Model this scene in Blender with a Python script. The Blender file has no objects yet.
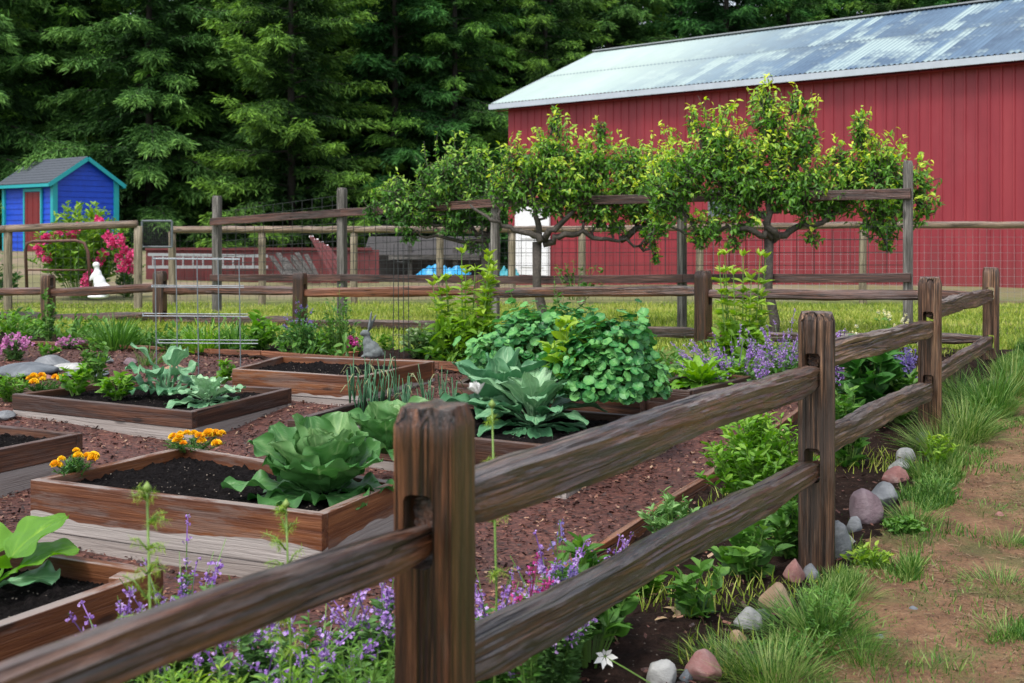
import bpy, math, random
import numpy as np
from mathutils import Vector, Matrix, noise
random.seed(7)
rng = np.random.default_rng(11)
sc = bpy.context.scene
COL = sc.collection
F, CX, HY, CH = 1200.0, 512.0, 228.0, 1.21
FD = Vector((0.54, 1.0, 0)).normalized()          # run of the right hand fence
R = math.radians

# ------------------------------------------------------------------ terrain and placing
def sst(a, b, x):
    t = min(1, max(0, (x-a)/(b-a)))
    return t*t*(3-2*t)
def zg(x, y):
    z = .27*sst(3.7, 9.2, y)
    z -= .17*sst(11, 17, y)
    z -= .36*sst(22.5, 31, y)*sst(-6, -2, x)
    z += .45*sst(22, 32, y)*(1-sst(-9, -5, x))
    z += 2.2*sst(44, 90, y)
    return z
def W(px, py, d):
    return Vector(((px-CX)/F*d, d, CH-(py-HY)/F*d))
def G(px, py, z):
    return W(px, py, (CH-z)*F/(py-HY))
def GP(px, py):
    z = .1
    for _ in range(25):
        p = G(px, py, z)
        z = .5*z+.5*zg(p.x, p.y)
    return G(px, py, z)
def nz(x, y, z=0.0):
    return noise.noise(Vector((x, y, z)))
def fx(y):                                        # fence line x at depth y
    return -.128+.54*(y-2)

# ------------------------------------------------------------------ node helpers
def new_mat(name):
    m = bpy.data.materials.new(name); m.use_nodes = True
    nt = m.node_tree; nt.nodes.clear()
    out = nt.nodes.new('ShaderNodeOutputMaterial')
    b = nt.nodes.new('ShaderNodeBsdfPrincipled')
    nt.links.new(b.outputs[0], out.inputs[0])
    return m, nt, b, out
def ramp(nt, fac, stops, interp='LINEAR'):
    r = nt.nodes.new('ShaderNodeValToRGB'); r.color_ramp.interpolation = interp
    e = r.color_ramp.elements
    while len(e) < len(stops): e.new(.5)
    for i, (p, c) in enumerate(stops):
        e[i].position = p
        e[i].color = (*c, 1) if len(c) == 3 else c
    nt.links.new(fac, r.inputs[0]); return r.outputs[0]
def g(v): return (v, v, v)
def texc(nt, scale=(1,1,1), src='Object', rnd=True):
    tc = nt.nodes.new('ShaderNodeTexCoord')
    o = tc.outputs[src]
    if rnd:
        oi = nt.nodes.new('ShaderNodeObjectInfo')
        ml = nt.nodes.new('ShaderNodeMath'); ml.operation = 'MULTIPLY'; ml.inputs[1].default_value = 37.0
        nt.links.new(oi.outputs['Random'], ml.inputs[0])
        cb = nt.nodes.new('ShaderNodeCombineXYZ')
        for i in range(3): nt.links.new(ml.outputs[0], cb.inputs[i])
        ad = nt.nodes.new('ShaderNodeVectorMath'); ad.operation = 'ADD'
        nt.links.new(o, ad.inputs[0]); nt.links.new(cb.outputs[0], ad.inputs[1]); o = ad.outputs[0]
    mp = nt.nodes.new('ShaderNodeMapping'); mp.inputs['Scale'].default_value = scale
    nt.links.new(o, mp.inputs[0]); return mp.outputs[0]
def noi(nt, vec, s, det=4, rough=.6, dist=0):
    n = nt.nodes.new('ShaderNodeTexNoise')
    n.inputs['Scale'].default_value = s; n.inputs['Detail'].default_value = det
    n.inputs['Roughness'].default_value = rough; n.inputs['Distortion'].default_value = dist
    nt.links.new(vec, n.inputs['Vector']); return n.outputs[0]
def vor(nt, vec, s, feature='F1'):
    n = nt.nodes.new('ShaderNodeTexVoronoi'); n.inputs['Scale'].default_value = s; n.feature = feature
    nt.links.new(vec, n.inputs['Vector']); return n
def mixc(nt, f, a, b, mode='MIX'):
    n = nt.nodes.new('ShaderNodeMix'); n.data_type = 'RGBA'; n.blend_type = mode
    for s, v in ((n.inputs[0], f), (n.inputs[6], a), (n.inputs[7], b)):
        if hasattr(v, 'links') or hasattr(v, 'is_linked'): nt.links.new(v, s)
        elif isinstance(v, (int, float)): s.default_value = v
        else: s.default_value = (*v, 1) if len(v) == 3 else v
    return n.outputs[2]
def mth(nt, op, a, b=None):
    n = nt.nodes.new('ShaderNodeMath'); n.operation = op
    for s, v in ((n.inputs[0], a), (n.inputs[1], b)):
        if v is None: continue
        if isinstance(v, (int, float)): s.default_value = v
        else: nt.links.new(v, s)
    return n.outputs[0]
def bump(nt, b, h, strength=.5, dist=.01):
    n = nt.nodes.new('ShaderNodeBump'); n.inputs['Strength'].default_value = strength
    n.inputs['Distance'].default_value = dist
    nt.links.new(h, n.inputs['Height']); nt.links.new(n.outputs[0], b.inputs['Normal'])
def attr(nt, name):
    a = nt.nodes.new('ShaderNodeAttribute'); a.attribute_name = name; return a.outputs['Fac']

def wood(name, dark, mid, light, axis=0, rough=(.3, .6), topgrey=.0, grey=(.30,.28,.27), wavegrey=None, bstr=.6, knots=True, crack=.9, coat=0, fine=1.0):
    m, nt, b, out = new_mat(name)
    sc_ = [30, 30, 30]; sc_[axis] = 1.5
    v = texc(nt, sc_)
    n1 = noi(nt, v, 1.0, 6, .68, .15)
    sc2 = [5, 5, 5]; sc2[axis] = .8
    v2 = texc(nt, sc2)
    n2 = noi(nt, v2, 1.0, 4, .6, .3)
    sc3 = [150, 150, 150]; sc3[axis] = 3.5
    n3 = noi(nt, texc(nt, sc3), 1.0, 3, .7)
    c1 = ramp(nt, n1, [(.36, dark), (.49, mid), (.62, light)])
    c2 = mixc(nt, mth(nt, 'MULTIPLY', ramp(nt, n2, [(.35, g(0)), (.62, g(1))]), .75), c1, dark)
    c2 = mixc(nt, mth(nt, 'MULTIPLY', ramp(nt, n3, [(.46, g(0)), (.62, g(1))]), .8*fine), c2, [q*.4 for q in dark])
    c2 = mixc(nt, mth(nt, 'MULTIPLY', ramp(nt, n3, [(.34, g(1)), (.42, g(0))]), .35*fine), c2, [min(1, q*1.5) for q in light])
    scr = [26, 26, 26]; scr[axis] = .6
    cr = noi(nt, texc(nt, scr), 1.0, 2, .5, .15)
    crk = ramp(nt, cr, [(.478, g(0)), (.5, g(1)), (.522, g(0))])
    cr_mask = ramp(nt, noi(nt, texc(nt, [q*1.3 for q in sc2]), 1.0, 2, .5), [(.42, g(0)), (.55, g(1))])
    crk = mth(nt, 'MULTIPLY', crk, cr_mask)
    c2 = mixc(nt, mth(nt, 'MULTIPLY', crk, crack), c2, [q*.12 for q in dark])
    if knots:
        vs = [9, 9, 9]; vs[axis] = 2.6
        k = vor(nt, texc(nt, vs), 1.0).outputs['Distance']
        c2 = mixc(nt, ramp(nt, k, [(.07, g(.85)), (.14, g(0))]), c2, [q*.3 for q in dark])
    if topgrey > 0:
        ge = nt.nodes.new('ShaderNodeNewGeometry')
        sp = nt.nodes.new('ShaderNodeSeparateXYZ'); nt.links.new(ge.outputs['Normal'], sp.inputs[0])
        up = ramp(nt, sp.outputs['Z'], [(.25, g(0)), (.85, g(1))])
        gn = ramp(nt, noi(nt, texc(nt, [q*2.4 for q in sc2]), 1.0, 6, .75), [(.44, g(.0)), (.53, g(1))])
        f = mth(nt, 'MULTIPLY', mth(nt, 'MULTIPLY', up, gn), topgrey)
        c2 = mixc(nt, f, c2, grey)
        gn2 = ramp(nt, noi(nt, texc(nt, [q*1.7 for q in sc2]), 1.0, 6, .75), [(.52, g(0)), (.58, g(1))])
        c2 = mixc(nt, mth(nt, 'MULTIPLY', gn2, topgrey*.45), c2, [q*.55 for q in grey])
    if wavegrey is not None:
        tc = nt.nodes.new('ShaderNodeTexCoord')
        sp = nt.nodes.new('ShaderNodeSeparateXYZ'); nt.links.new(tc.outputs['Object'], sp.inputs[0])
        nn = noi(nt, texc(nt, (2.2, 2.2, 2.2)), 1.0, 3, .55)
        h = mth(nt, 'SUBTRACT', sp.outputs['Z'], mth(nt, 'MULTIPLY', mth(nt, 'SUBTRACT', nn, .5), .16))
        f = ramp(nt, mth(nt, 'ADD', mth(nt, 'MULTIPLY', h, 4), .5), [(.5+4*wavegrey-.012, g(1)), (.5+4*wavegrey+.012, g(0))])
        gcol = mixc(nt, n1, [q*.72 for q in grey], [min(1, q*1.25) for q in grey])
        c2 = mixc(nt, f, c2, gcol)
    nt.links.new(c2, b.inputs['Base Color'])
    rr = ramp(nt, n2, [(.3, g(rough[0])), (.7, g(rough[1]))])
    nt.links.new(rr, b.inputs['Roughness'])
    hsum = mth(nt, 'SUBTRACT', mth(nt, 'ADD', n1, mth(nt, 'MULTIPLY', n3, .5)), mth(nt, 'MULTIPLY', crk, 1.5*crack))
    if coat: b.inputs['Coat Weight'].default_value = coat; b.inputs['Coat Roughness'].default_value = .28
    bump(nt, b, hsum, min(1, bstr*1.3), .012)
    return m

def leafmat(name, stops, rough=.5, trans=.3, nscale=3.0, spec=.4):
    m, nt, b, out = new_mat(name)
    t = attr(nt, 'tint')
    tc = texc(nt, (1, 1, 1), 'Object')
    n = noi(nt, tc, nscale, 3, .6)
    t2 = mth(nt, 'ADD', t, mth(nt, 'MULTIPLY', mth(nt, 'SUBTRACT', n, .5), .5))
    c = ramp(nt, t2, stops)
    nt.links.new(c, b.inputs['Base Color'])
    b.inputs['Roughness'].default_value = rough
    b.inputs['Specular IOR Level'].default_value = spec
    if trans > 0:
        tr = nt.nodes.new('ShaderNodeBsdfTranslucent')
        hs = nt.nodes.new('ShaderNodeHueSaturation'); hs.inputs['Value'].default_value = 1.3
        hs.inputs['Saturation'].default_value = 1.15
        nt.links.new(c, hs.inputs['Color']); nt.links.new(hs.outputs[0], tr.inputs[0])
        mx = nt.nodes.new('ShaderNodeMixShader'); mx.inputs[0].default_value = trans
        nt.links.new(b.outputs[0], mx.inputs[1]); nt.links.new(tr.outputs[0], mx.inputs[2])
        nt.links.new(mx.outputs[0], out.inputs[0])
    return m

def plain(name, col, rough=.5, metal=0, nscale=8, var=.25, bs=.0):
    m, nt, b, out = new_mat(name)
    n = noi(nt, texc(nt), nscale, 5, .65)
    c = ramp(nt, n, [(.25, [q*(1-var) for q in col]), (.75, [min(1, q*(1+var)) for q in col])])
    nt.links.new(c, b.inputs['Base Color']); b.inputs['Roughness'].default_value = rough
    b.inputs['Metallic'].default_value = metal
    if bs: bump(nt, b, n, bs, .01)
    return m

# ------------------------------------------------------------------ mesh building
def wloc(o):
    p = Vector((0, 0, 0))
    while o is not None: p = p+o.location; o = o.parent
    return p
class MB:
    def __init__(s): s.v = []; s.f = []; s.t = []; s.n = 0
    def add(s, v, faces, tint=.5):
        v = np.asarray(v, float).reshape(-1, 3)
        for f in (faces if isinstance(faces, list) and len(faces) and isinstance(faces[0], np.ndarray) else [np.asarray(faces)]):
            if len(f): s.f.append(np.asarray(f)+s.n)
        s.v.append(v)
        s.t.append(np.broadcast_to(np.asarray(tint, float), (len(v),)).copy())
        s.n += len(v)
    def box(s, c, size, rot=None, tint=.5):
        h = np.array(size)/2
        v = np.array([[x, y, z] for x in (-1, 1) for y in (-1, 1) for z in (-1, 1)])*h
        if rot is not None: v = v @ np.array(rot).T
        s.add(v+np.array(c), np.array([[0,1,3,2],[4,6,7,5],[0,4,5,1],[2,3,7,6],[0,2,6,4],[1,5,7,3]]), tint)
    def bar(s, a, b, w, h, tint=.5, up=(0, 0, 1)):
        a = Vector(a); b = Vector(b); d = (b-a); L = d.length; d.normalize()
        u = Vector(up); y = u.cross(d)
        if y.length < 1e-4: y = Vector((1, 0, 0)).cross(d)
        y.normalize(); z = d.cross(y)
        s.box((a+b)/2, (L, w, h), np.array([d, y, z]).T, tint)
    def tube(s, pts, rad, n=5, tint=.5, cap=True):
        pts = np.array([tuple(p) for p in pts], float); m = len(pts)
        rad = np.broadcast_to(np.asarray(rad, float), (m,))
        d = np.gradient(pts, axis=0); d /= np.linalg.norm(d, axis=1, keepdims=True)+1e-9
        ref = np.array([0.31, .17, .93]) if abs(d[:, 2]).mean() < .8 else np.array([1., .1, 0])
        x = np.cross(d, ref); x /= np.linalg.norm(x, axis=1, keepdims=True)+1e-9
        y = np.cross(d, x)
        a = np.arange(n)*2*math.pi/n
        v = pts[:, None]+rad[:, None, None]*(np.cos(a)[None, :, None]*x[:, None]+np.sin(a)[None, :, None]*y[:, None])
        i = np.arange(m-1)[:, None]*n; j = np.arange(n)[None]; k = (j+1) % n
        f = np.stack([i+j, i+k, i+n+k, i+n+j], -1).reshape(-1, 4)
        if np.ndim(tint): tint = np.repeat(np.asarray(tint), n)
        fs = [f]
        if cap and n >= 3:
            s.add(v.reshape(-1, 3), fs, tint)
            s.f.append(np.array([list(range(n))[::-1]])+s.n-m*n); s.f.append(np.array([list(range(n))])+s.n-n)
        else: s.add(v.reshape(-1, 3), fs, tint)
    def inst(s, tv, tf, P, D, U, S, tint=.5):
        tv = np.asarray(tv, float); P = np.asarray(P, float).reshape(-1, 3); m = len(P)
        if m == 0: return
        D = np.asarray(D, float).reshape(-1, 3); U = np.broadcast_to(np.asarray(U, float), (m, 3))
        x = D/(np.linalg.norm(D, axis=1, keepdims=True)+1e-9)
        y = np.cross(U, x); ln = np.linalg.norm(y, axis=1, keepdims=True)
        y = np.where(ln < 1e-3, np.array([[.3, .9, .1]]), y); y /= np.linalg.norm(y, axis=1, keepdims=True)
        z = np.cross(x, y)
        S = np.asarray(S, float)
        S = np.broadcast_to(S if S.ndim == 2 else (S[:, None] if S.ndim == 1 else S), (m, 3))
        q = tv[None]*S[:, None]
        v = P[:, None]+q[..., :1]*x[:, None]+q[..., 1:2]*y[:, None]+q[..., 2:]*z[:, None]
        k = len(tv)
        tf = tf if isinstance(tf, list) and isinstance(tf[0], np.ndarray) else [np.asarray(tf)]
        fs = [(f[None]+(np.arange(m)*k)[:, None, None]).reshape(-1, f.shape[1]) for f in tf]
        t = np.broadcast_to(np.asarray(tint, float), (m,)) if np.ndim(tint) < 2 else tint
        t = np.repeat(t, k) if t.ndim == 1 else t.reshape(-1)
        s.add(v.reshape(-1, 3), fs, t)
    def build(s, name, mat, parent=None, smooth=False, origin=(0, 0, 0), bevel=0):
        me = bpy.data.meshes.new(name)
        v = np.concatenate(s.v)-np.array(origin)
        me.vertices.add(len(v)); me.vertices.foreach_set('co', v.ravel())
        li = np.concatenate([f.ravel() for f in s.f]).astype(np.int32)
        ct = np.concatenate([np.full(len(f), f.shape[1]) for f in s.f])
        me.loops.add(len(li)); me.loops.foreach_set('vertex_index', li)
        me.polygons.add(len(ct)); st = np.concatenate([[0], np.cumsum(ct)[:-1]]).astype(np.int32)
        me.polygons.foreach_set('loop_start', st)
        me.polygons.foreach_set('use_smooth', np.full(len(ct), smooth))
        a = me.attributes.new('tint', 'FLOAT', 'POINT'); a.data.foreach_set('value', np.concatenate(s.t))
        me.update(calc_edges=True); me.validate()
        me.materials.append(mat)
        o = bpy.data.objects.new(name, me); COL.objects.link(o)
        o.location = origin
        if parent is not None:
            o.parent = parent; o.location = Vector(origin)-wloc(parent)
        if bevel:
            bm = o.modifiers.new('bev', 'BEVEL'); bm.width = bevel; bm.segments = 2; bm.limit_method = 'ANGLE'
        return o

def tag(o, label=None, cat=None, group=None, kind=None):
    if label: o['label'] = label
    if cat: o['category'] = cat
    if group: o['group'] = group
    if kind: o['kind'] = kind
    return o
def thing(name, label, cat, loc, group=None):
    o = bpy.data.objects.new(name, None); COL.objects.link(o); o.location = loc
    o.empty_display_size = .1
    return tag(o, label, cat, group)
def dup(root, loc, rz=0, s=1, label=None, group=None):
    r = root.copy(); COL.objects.link(r); r.location = loc; r.rotation_euler = (0, 0, rz)
    r.scale = (s, s, s) if isinstance(s, (int, float)) else s
    if label: r['label'] = label
    if group: r['group'] = group
    for ch in list(root.children):
        c = ch.copy(); COL.objects.link(c); c.parent = r
        for q in list(ch.children):
            d = q.copy(); COL.objects.link(d); d.parent = c
    return r
def board(name, a, b, h, t, mat, parent=None, mb_noise=.0, bevel=.004, up=(0, 0, 1)):
    """plank whose top edge runs a->b; local X along its length"""
    a = Vector(a); b = Vector(b); d = b-a; L = d.length; d.normalize()
    y = Vector(up).cross(d); y.normalize(); z = d.cross(y)
    mb = MB(); n = max(2, int(L/.12))
    for i in range(1):
        xs = np.linspace(0, L, n+1)
        vs = []
        for x in xs:
            w = mb_noise*nz(x*1.7+a.x*3, a.y*5, 1)
            w2 = mb_noise*nz(x*1.7+a.x*3, a.y*5, 7)
            vs += [(x, -t/2+w, -h+w2), (x, t/2+w, -h+w2), (x, t/2+w, w2), (x, -t/2+w, w2)]
        f = []
        for i in range(n):
            for j in range(4):
                k = (j+1) % 4
                f.append([i*4+j, i*4+k, i*4+4+k, i*4+4+j])
        f.append([3, 2, 1, 0]); f.append([n*4, n*4+1, n*4+2, n*4+3])
        mb.add(vs, np.array(f)[:, ::-1])
    o = mb.build(name, mat, None, False, bevel=bevel)
    M = Matrix((d, y, z)).transposed().to_4x4()
    o.rotation_euler = M.to_euler(); o.location = a
    if parent is not None:
        o.parent = parent; o.location = a-parent.location
    return o

# templates -------------------------------------------------------------
def T_leaf(w=.35, fold=.12, droop=.25, n=3):
    v = [(0, 0, 0)]; us = np.linspace(0, 1, n+2)[1:-1]
    for u in us:
        ww = w/2*math.sin(math.pi*u**.8)**.8
        z0 = -droop*u*u
        v += [(u, -ww, z0+fold*ww*2), (u, 0, z0), (u, ww, z0+fold*ww*2)]
    v.append((1, 0, -droop))
    t = [[0, 1, 2], [0, 2, 3]]; q = []
    for i in range(n-1):
        b = 1+3*i
        q += [[b, b+3, b+4, b+1], [b+1, b+4, b+5, b+2]]
    b = 1+3*(n-1); e = len(v)-1
    t += [[b, e, b+1], [b+1, e, b+2]]
    return np.array(v), [np.array(t), np.array(q)] if q else [np.array(t)]
LEAF = T_leaf(.38, .2, .22, 3); LEAFW = T_leaf(.62, .2, .3, 3); LEAFN = T_leaf(.2, .2, .3, 2)
SIMPLE = (np.array([(0, 0, 0), (.4, -.17, .03), (1, 0, -.12), (.4, .17, .03)]), [np.array([[0, 1, 2, 3]])])
def T_blade():
    v = []; f = []
    for i, u in enumerate((0, .35, .7)):
        w = .5*(1-.5*u); v += [(u, -w, -.35*u*u), (u, w, -.35*u*u)]
    v.append((1, 0, -.42))
    return np.array(v), [np.array([[0, 2, 3, 1], [2, 4, 5, 3]]), np.array([[4, 6, 5]])]
BLADE = T_blade()
def T_disc(n=9, cup=.16, ruff=.09):
    v = [(0, 0, 0)]
    for i in range(n):
        a = i*2*math.pi/n; v.append((math.cos(a), math.sin(a)*(1), cup+ruff*(-1)**i))
    return np.array(v), [np.array([[0, 1+i, 1+(i+1) % n] for i in range(n)])]
DISC = T_disc()
def T_blob():
    v = np.array([(1,0,0),(-1,0,0),(0,1,0),(0,-1,0),(0,0,1),(0,0,-1)])*.5
    return v, [np.array([[0,2,4],[2,1,4],[1,3,4],[3,0,4],[2,0,5],[1,2,5],[3,1,5],[0,3,5]])]
BLOB = T_blob()
FLORET = (np.array([(0,0,0),(.9,-.35,.2),(1.1,0,.05),(.9,.35,.2),(.5,-.55,-.25),(.5,.55,-.25)]), [np.array([[0,1,2],[0,2,3],[0,4,1],[0,3,5]])])
def rdir(n, up=0.0, spread=1.0):
    d = rng.normal(size=(n, 3)); d /= np.linalg.norm(d, axis=1, keepdims=True)
    d = d*spread+np.array([0, 0, up]); return d/np.linalg.norm(d, axis=1, keepdims=True)

# ------------------------------------------------------------------ materials
M = {}
M['rail'] = wood('wet_rail_wood', (.013,.005,.003), (.075,.024,.010), (.19,.070,.028), 0, (.22,.42), .26, (.36,.31,.28), coat=.45, bstr=.9)
M['post'] = wood('wet_post_wood', (.014,.006,.003), (.085,.030,.013), (.20,.082,.036), 2, (.25,.5), .2, (.36,.31,.26), coat=.35, bstr=.9)
M['rail2'] = wood('weathered_rail_wood', (.022,.010,.006), (.125,.058,.030), (.36,.21,.12), 0, (.3,.6), .5, (.33,.29,.26))
M['post2'] = wood('weathered_post_wood', (.022,.010,.006), (.12,.054,.028), (.32,.175,.098), 2, (.35,.65), .3, (.33,.29,.26))
M['rail3'] = wood('red_brown_rail_wood', (.04,.018,.012), (.12,.05,.032), (.26,.11,.07), 0, (.35,.6), .6, (.24,.2,.2))
M['greypost'] = wood('grey_old_post_wood', (.07,.065,.055), (.17,.155,.14), (.33,.31,.28), 2, (.6,.8), .2, (.35,.34,.33))
M['palepost'] = wood('pale_pine_post_wood', (.17,.14,.09), (.30,.25,.17), (.45,.38,.28), 2, (.6,.8), 0)
M['palerail'] = wood('pale_pine_rail_wood', (.16,.11,.07), (.27,.19,.13), (.40,.30,.22), 0, (.5,.7), .3)
M['redboard'] = wood('trellis_board_wood', (.03,.013,.010), (.09,.036,.026), (.19,.085,.06), 0, (.4,.6), .4, (.30,.26,.25))
M['bed'] = wood('bed_board_wood', (.075,.022,.008), (.18,.060,.019), (.29,.11,.038), 0, (.4,.6),   .6, (.37,.335,.31), wavegrey=-.125, bstr=.35, crack=.15, fine=.1)
M['bed_dark'] = wood('dark_bed_board_wood', (.022,.009,.006), (.085,.032,.016), (.18,.075,.038), 0, (.35,.6), .55, (.17,.14,.135), bstr=.35, crack=.35, fine=.3)
M['bedgrey'] = wood('grey_splashed_board_wood', (.29,.25,.225), (.35,.31,.285), (.40,.36,.335), 0, (.6,.8), .1, (.30,.27,.26), bstr=.35, crack=.2, fine=.15)
M['edging'] = wood('orange_edging_wood', (.11,.035,.015), (.25,.085,.035), (.38,.15,.065), 0, (.4,.6), .5, (.25,.17,.13), fine=.4)
M['scrap'] = wood('grey_scrap_wood', (.05,.045,.04), (.12,.11,.10), (.22,.21,.19), 0, (.6,.8))
M['bark'] = plain('bark', (.06, .05, .042), .8, 0, 30, .7, .8)
M['firbark'] = plain('dark_fir_bark', (.022, .019, .015), .9, 0, 20, .5)
M['pearbark'] = plain('lichen_pear_bark', (.065, .055, .045), .8, 0, 45, .8, .8)
M['steel'] = plain('galvanised_wire', (.22, .25, .27), .5, .5, 40, .2)
M['dwire'] = plain('dark_wire', (.045, .05, .05), .5, .4, 40, .2)
M['alu'] = plain('aluminium', (.33, .35, .36), .45, .4, 10, .15)
M['white'] = plain('white_paint', (.75, .76, .77), .5, 0, 12, .08)
M['rust'] = plain('brown_tube_paint', (.13, .06, .045), .6, .2, 20, .3)
M['tarp'] = plain('blue_tarp_plastic', (.02, .28, .55), .35, 0, 5, .3)
M['stone_st'] = plain('statue_stone', (.13, .15, .15), .75, 0, 30, .45, .5)
M['flower_w'] = plain('white_petal', (.8, .8, .78), .6, 0, 20, .05)
M['flower_y'] = leafmat('marigold_petal', [(0, (.85,.36,.01)), (.4, (.93,.55,.012)), (1, (.98,.72,.03))], .6, .0)
M['flower_o'] = leafmat('orange_petal', [(0, (.85,.22,.01)), (1, (.92,.38,.02))], .6, .0)
M['flower_p'] = leafmat('lilac_petal', [(0, (.22,.10,.40)), (.5, (.40,.23,.60)), (1, (.62,.44,.78))], .6, .2)
M['flower_v'] = leafmat('violet_petal', [(0, (.14,.10,.36)), (1, (.30,.24,.52))], .6, .2)
M['flower_m'] = leafmat('magenta_petal', [(0, (.45,.02,.22)), (1, (.72,.10,.42))], .6, .2)
M['flower_k'] = leafmat('pink_petal', [(0, (.5,.15,.4)), (1, (.75,.35,.6))], .6, .2)
M['flower_c'] = leafmat('crimson_petal', [(0, (.55,.02,.14)), (1, (.88,.12,.34))], .6, .2)
M['flower_wy'] = leafmat('cream_petal', [(0, (.7,.65,.2)), (1, (.8,.8,.7))], .6, .2)
def lv(name, a, b, c, **k): return leafmat(name, [(.15, a), (.5, b), (.95, c)], **k)
M['cabbage'] = lv('cabbage_leaf', (.028,.11,.026), (.082,.225,.062), (.30,.46,.20), rough=.42, trans=.22, nscale=9)
M['collard'] = lv('collard_leaf', (0.029,0.112,0.045), (0.098,0.268,0.130), (0.353,0.558,0.322), rough=.45, trans=.15, nscale=9)
M['nast'] = lv('nasturtium_leaf', (0.013,0.084,0.022), (0.045,0.215,0.054), (0.153,0.402,0.108), rough=.45, trans=.2)
M['pear'] = lv('pear_leaf', (0.072,0.201,0.030), (0.208,0.436,0.058), (0.768,0.838,0.099), rough=.45, trans=.42, spec=.5)
M['pear_d'] = lv('older_pear_leaf', (0.056,0.168,0.026), (0.145,0.336,0.059), (0.483,0.672,0.106), rough=.45, trans=.42, spec=.5)
M['bright'] = lv('bright_green_leaf', (.055,.16,.016), (.14,.33,.032), (.30,.50,.065), trans=.35)
M['yellowg'] = lv('yellow_green_leaf', (.08,.20,.018), (.21,.39,.035), (.42,.56,.08), trans=.35)
M['midg'] = lv('mid_green_leaf', (0.034,0.106,0.018), (0.088,0.225,0.036), (0.203,0.388,0.072), trans=.3)
M['darkg'] = lv('dark_green_leaf', (0.021,0.077,0.016), (0.049,0.168,0.029), (0.112,0.294,0.052), trans=.25)
M['greyg'] = lv('grey_green_leaf', (0.055,0.130,0.036), (0.121,0.260,0.072), (0.242,0.429,0.136), trans=.25)
M['silver'] = lv('variegated_leaf', (.06,.15,.04), (.2,.32,.12), (.55,.6,.4), trans=.25)
M['onion'] = lv('onion_leaf', (.03,.10,.05), (.07,.19,.09), (.38,.36,.18), trans=.15)
M['stem'] = lv('green_stem', (.06,.13,.02), (.14,.26,.05), (.28,.38,.1), trans=.1)
M['grass'] = lv('grass_blade', (.10,.18,.018), (.27,.38,.035), (.55,.54,.15), trans=.3, nscale=.9)
M['grassd'] = lv('long_grass_blade', (0.029,0.103,0.012), (0.092,0.229,0.030), (0.323,0.411,0.129), trans=.3, nscale=2)
M['fir_a'] = lv('fir_needles_fresh', (0.012,0.044,0.011), (0.065,0.170,0.029), (0.197,0.419,0.058), rough=.6, trans=.18, nscale=.6, spec=.2)
M['fir_b'] = lv('fir_needles_blue', (0.013,0.044,0.011), (0.060,0.158,0.033), (0.190,0.376,0.083), rough=.6, trans=.18, nscale=.6, spec=.2)
M['fir_c'] = lv('fir_needles_dark', (0.011,0.041,0.011), (0.030,0.103,0.026), (0.091,0.256,0.058), rough=.7, trans=.3, nscale=.6, spec=.15)
M['fir_d'] = lv('fir_needles_yellow', (0.013,0.043,0.010), (0.068,0.158,0.024), (0.209,0.396,0.052), rough=.6, trans=.18, nscale=.6, spec=.2)

# ground sheets
def m_lawn():
    m, nt, b, out = new_mat('lawn_ground')
    v = texc(nt, rnd=False)
    n1 = noi(nt, v, .35, 4, .6); n2 = noi(nt, v, 3.5, 5, .7); n3 = noi(nt, v, 60, 3, .7)
    a = ramp(nt, n2, [(.3, (.06,.10,.015)), (.5, (.15,.21,.028)), (.68, (.30,.29,.08))])
    c = mixc(nt, mth(nt, 'MULTIPLY', ramp(nt, n1, [(.5, g(0)), (.62, g(1))]), .7), a, (.23,.17,.10))
    c = mixc(nt, ramp(nt, n3, [(.35, g(.5)), (.6, g(0))]), c, (.02,.03,.008))
    sp = nt.nodes.new('ShaderNodeSeparateXYZ'); nt.links.new(v, sp.inputs[0])
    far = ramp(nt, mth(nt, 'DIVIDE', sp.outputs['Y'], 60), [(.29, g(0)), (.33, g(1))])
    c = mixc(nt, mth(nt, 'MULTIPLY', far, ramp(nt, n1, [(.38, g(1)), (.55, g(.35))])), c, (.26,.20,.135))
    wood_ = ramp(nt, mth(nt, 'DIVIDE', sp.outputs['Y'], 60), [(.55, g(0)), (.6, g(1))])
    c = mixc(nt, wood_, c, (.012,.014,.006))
    nt.links.new(c, b.inputs['Base Color']); b.inputs['Roughness'].default_value = .95
    bump(nt, b, mth(nt, 'ADD', n3, n2), .7, .03); return m
def m_mulch():
    m, nt, b, out = new_mat('mulch_chips')
    v = texc(nt, rnd=False)
    vo = vor(nt, texc(nt, (1, 1.6, 1), rnd=False), 55)
    rn = nt.nodes.new('ShaderNodeSeparateColor'); nt.links.new(vo.outputs['Color'], rn.inputs[0])
    t = mth(nt, 'ADD', mth(nt, 'MULTIPLY', rn.outputs[0], .35), mth(nt, 'MULTIPLY', attr(nt, 'tint'), .65))
    c = ramp(nt, t, [(.1, (.016,.008,.007)), (.35, (.065,.024,.018)), (.58, (.14,.048,.034)), (.76, (.26,.12,.075)), (.92, (.50,.34,.22))])
    n = noi(nt, v, 2.0, 4, .6)
    c = mixc(nt, ramp(nt, n, [(.35, g(.5)), (.6, g(0))]), c, (.03,.012,.01))
    nt.links.new(c, b.inputs['Base Color']); b.inputs['Roughness'].default_value = .62
    bump(nt, b, vo.outputs['Distance'], .6, .01); return m
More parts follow.
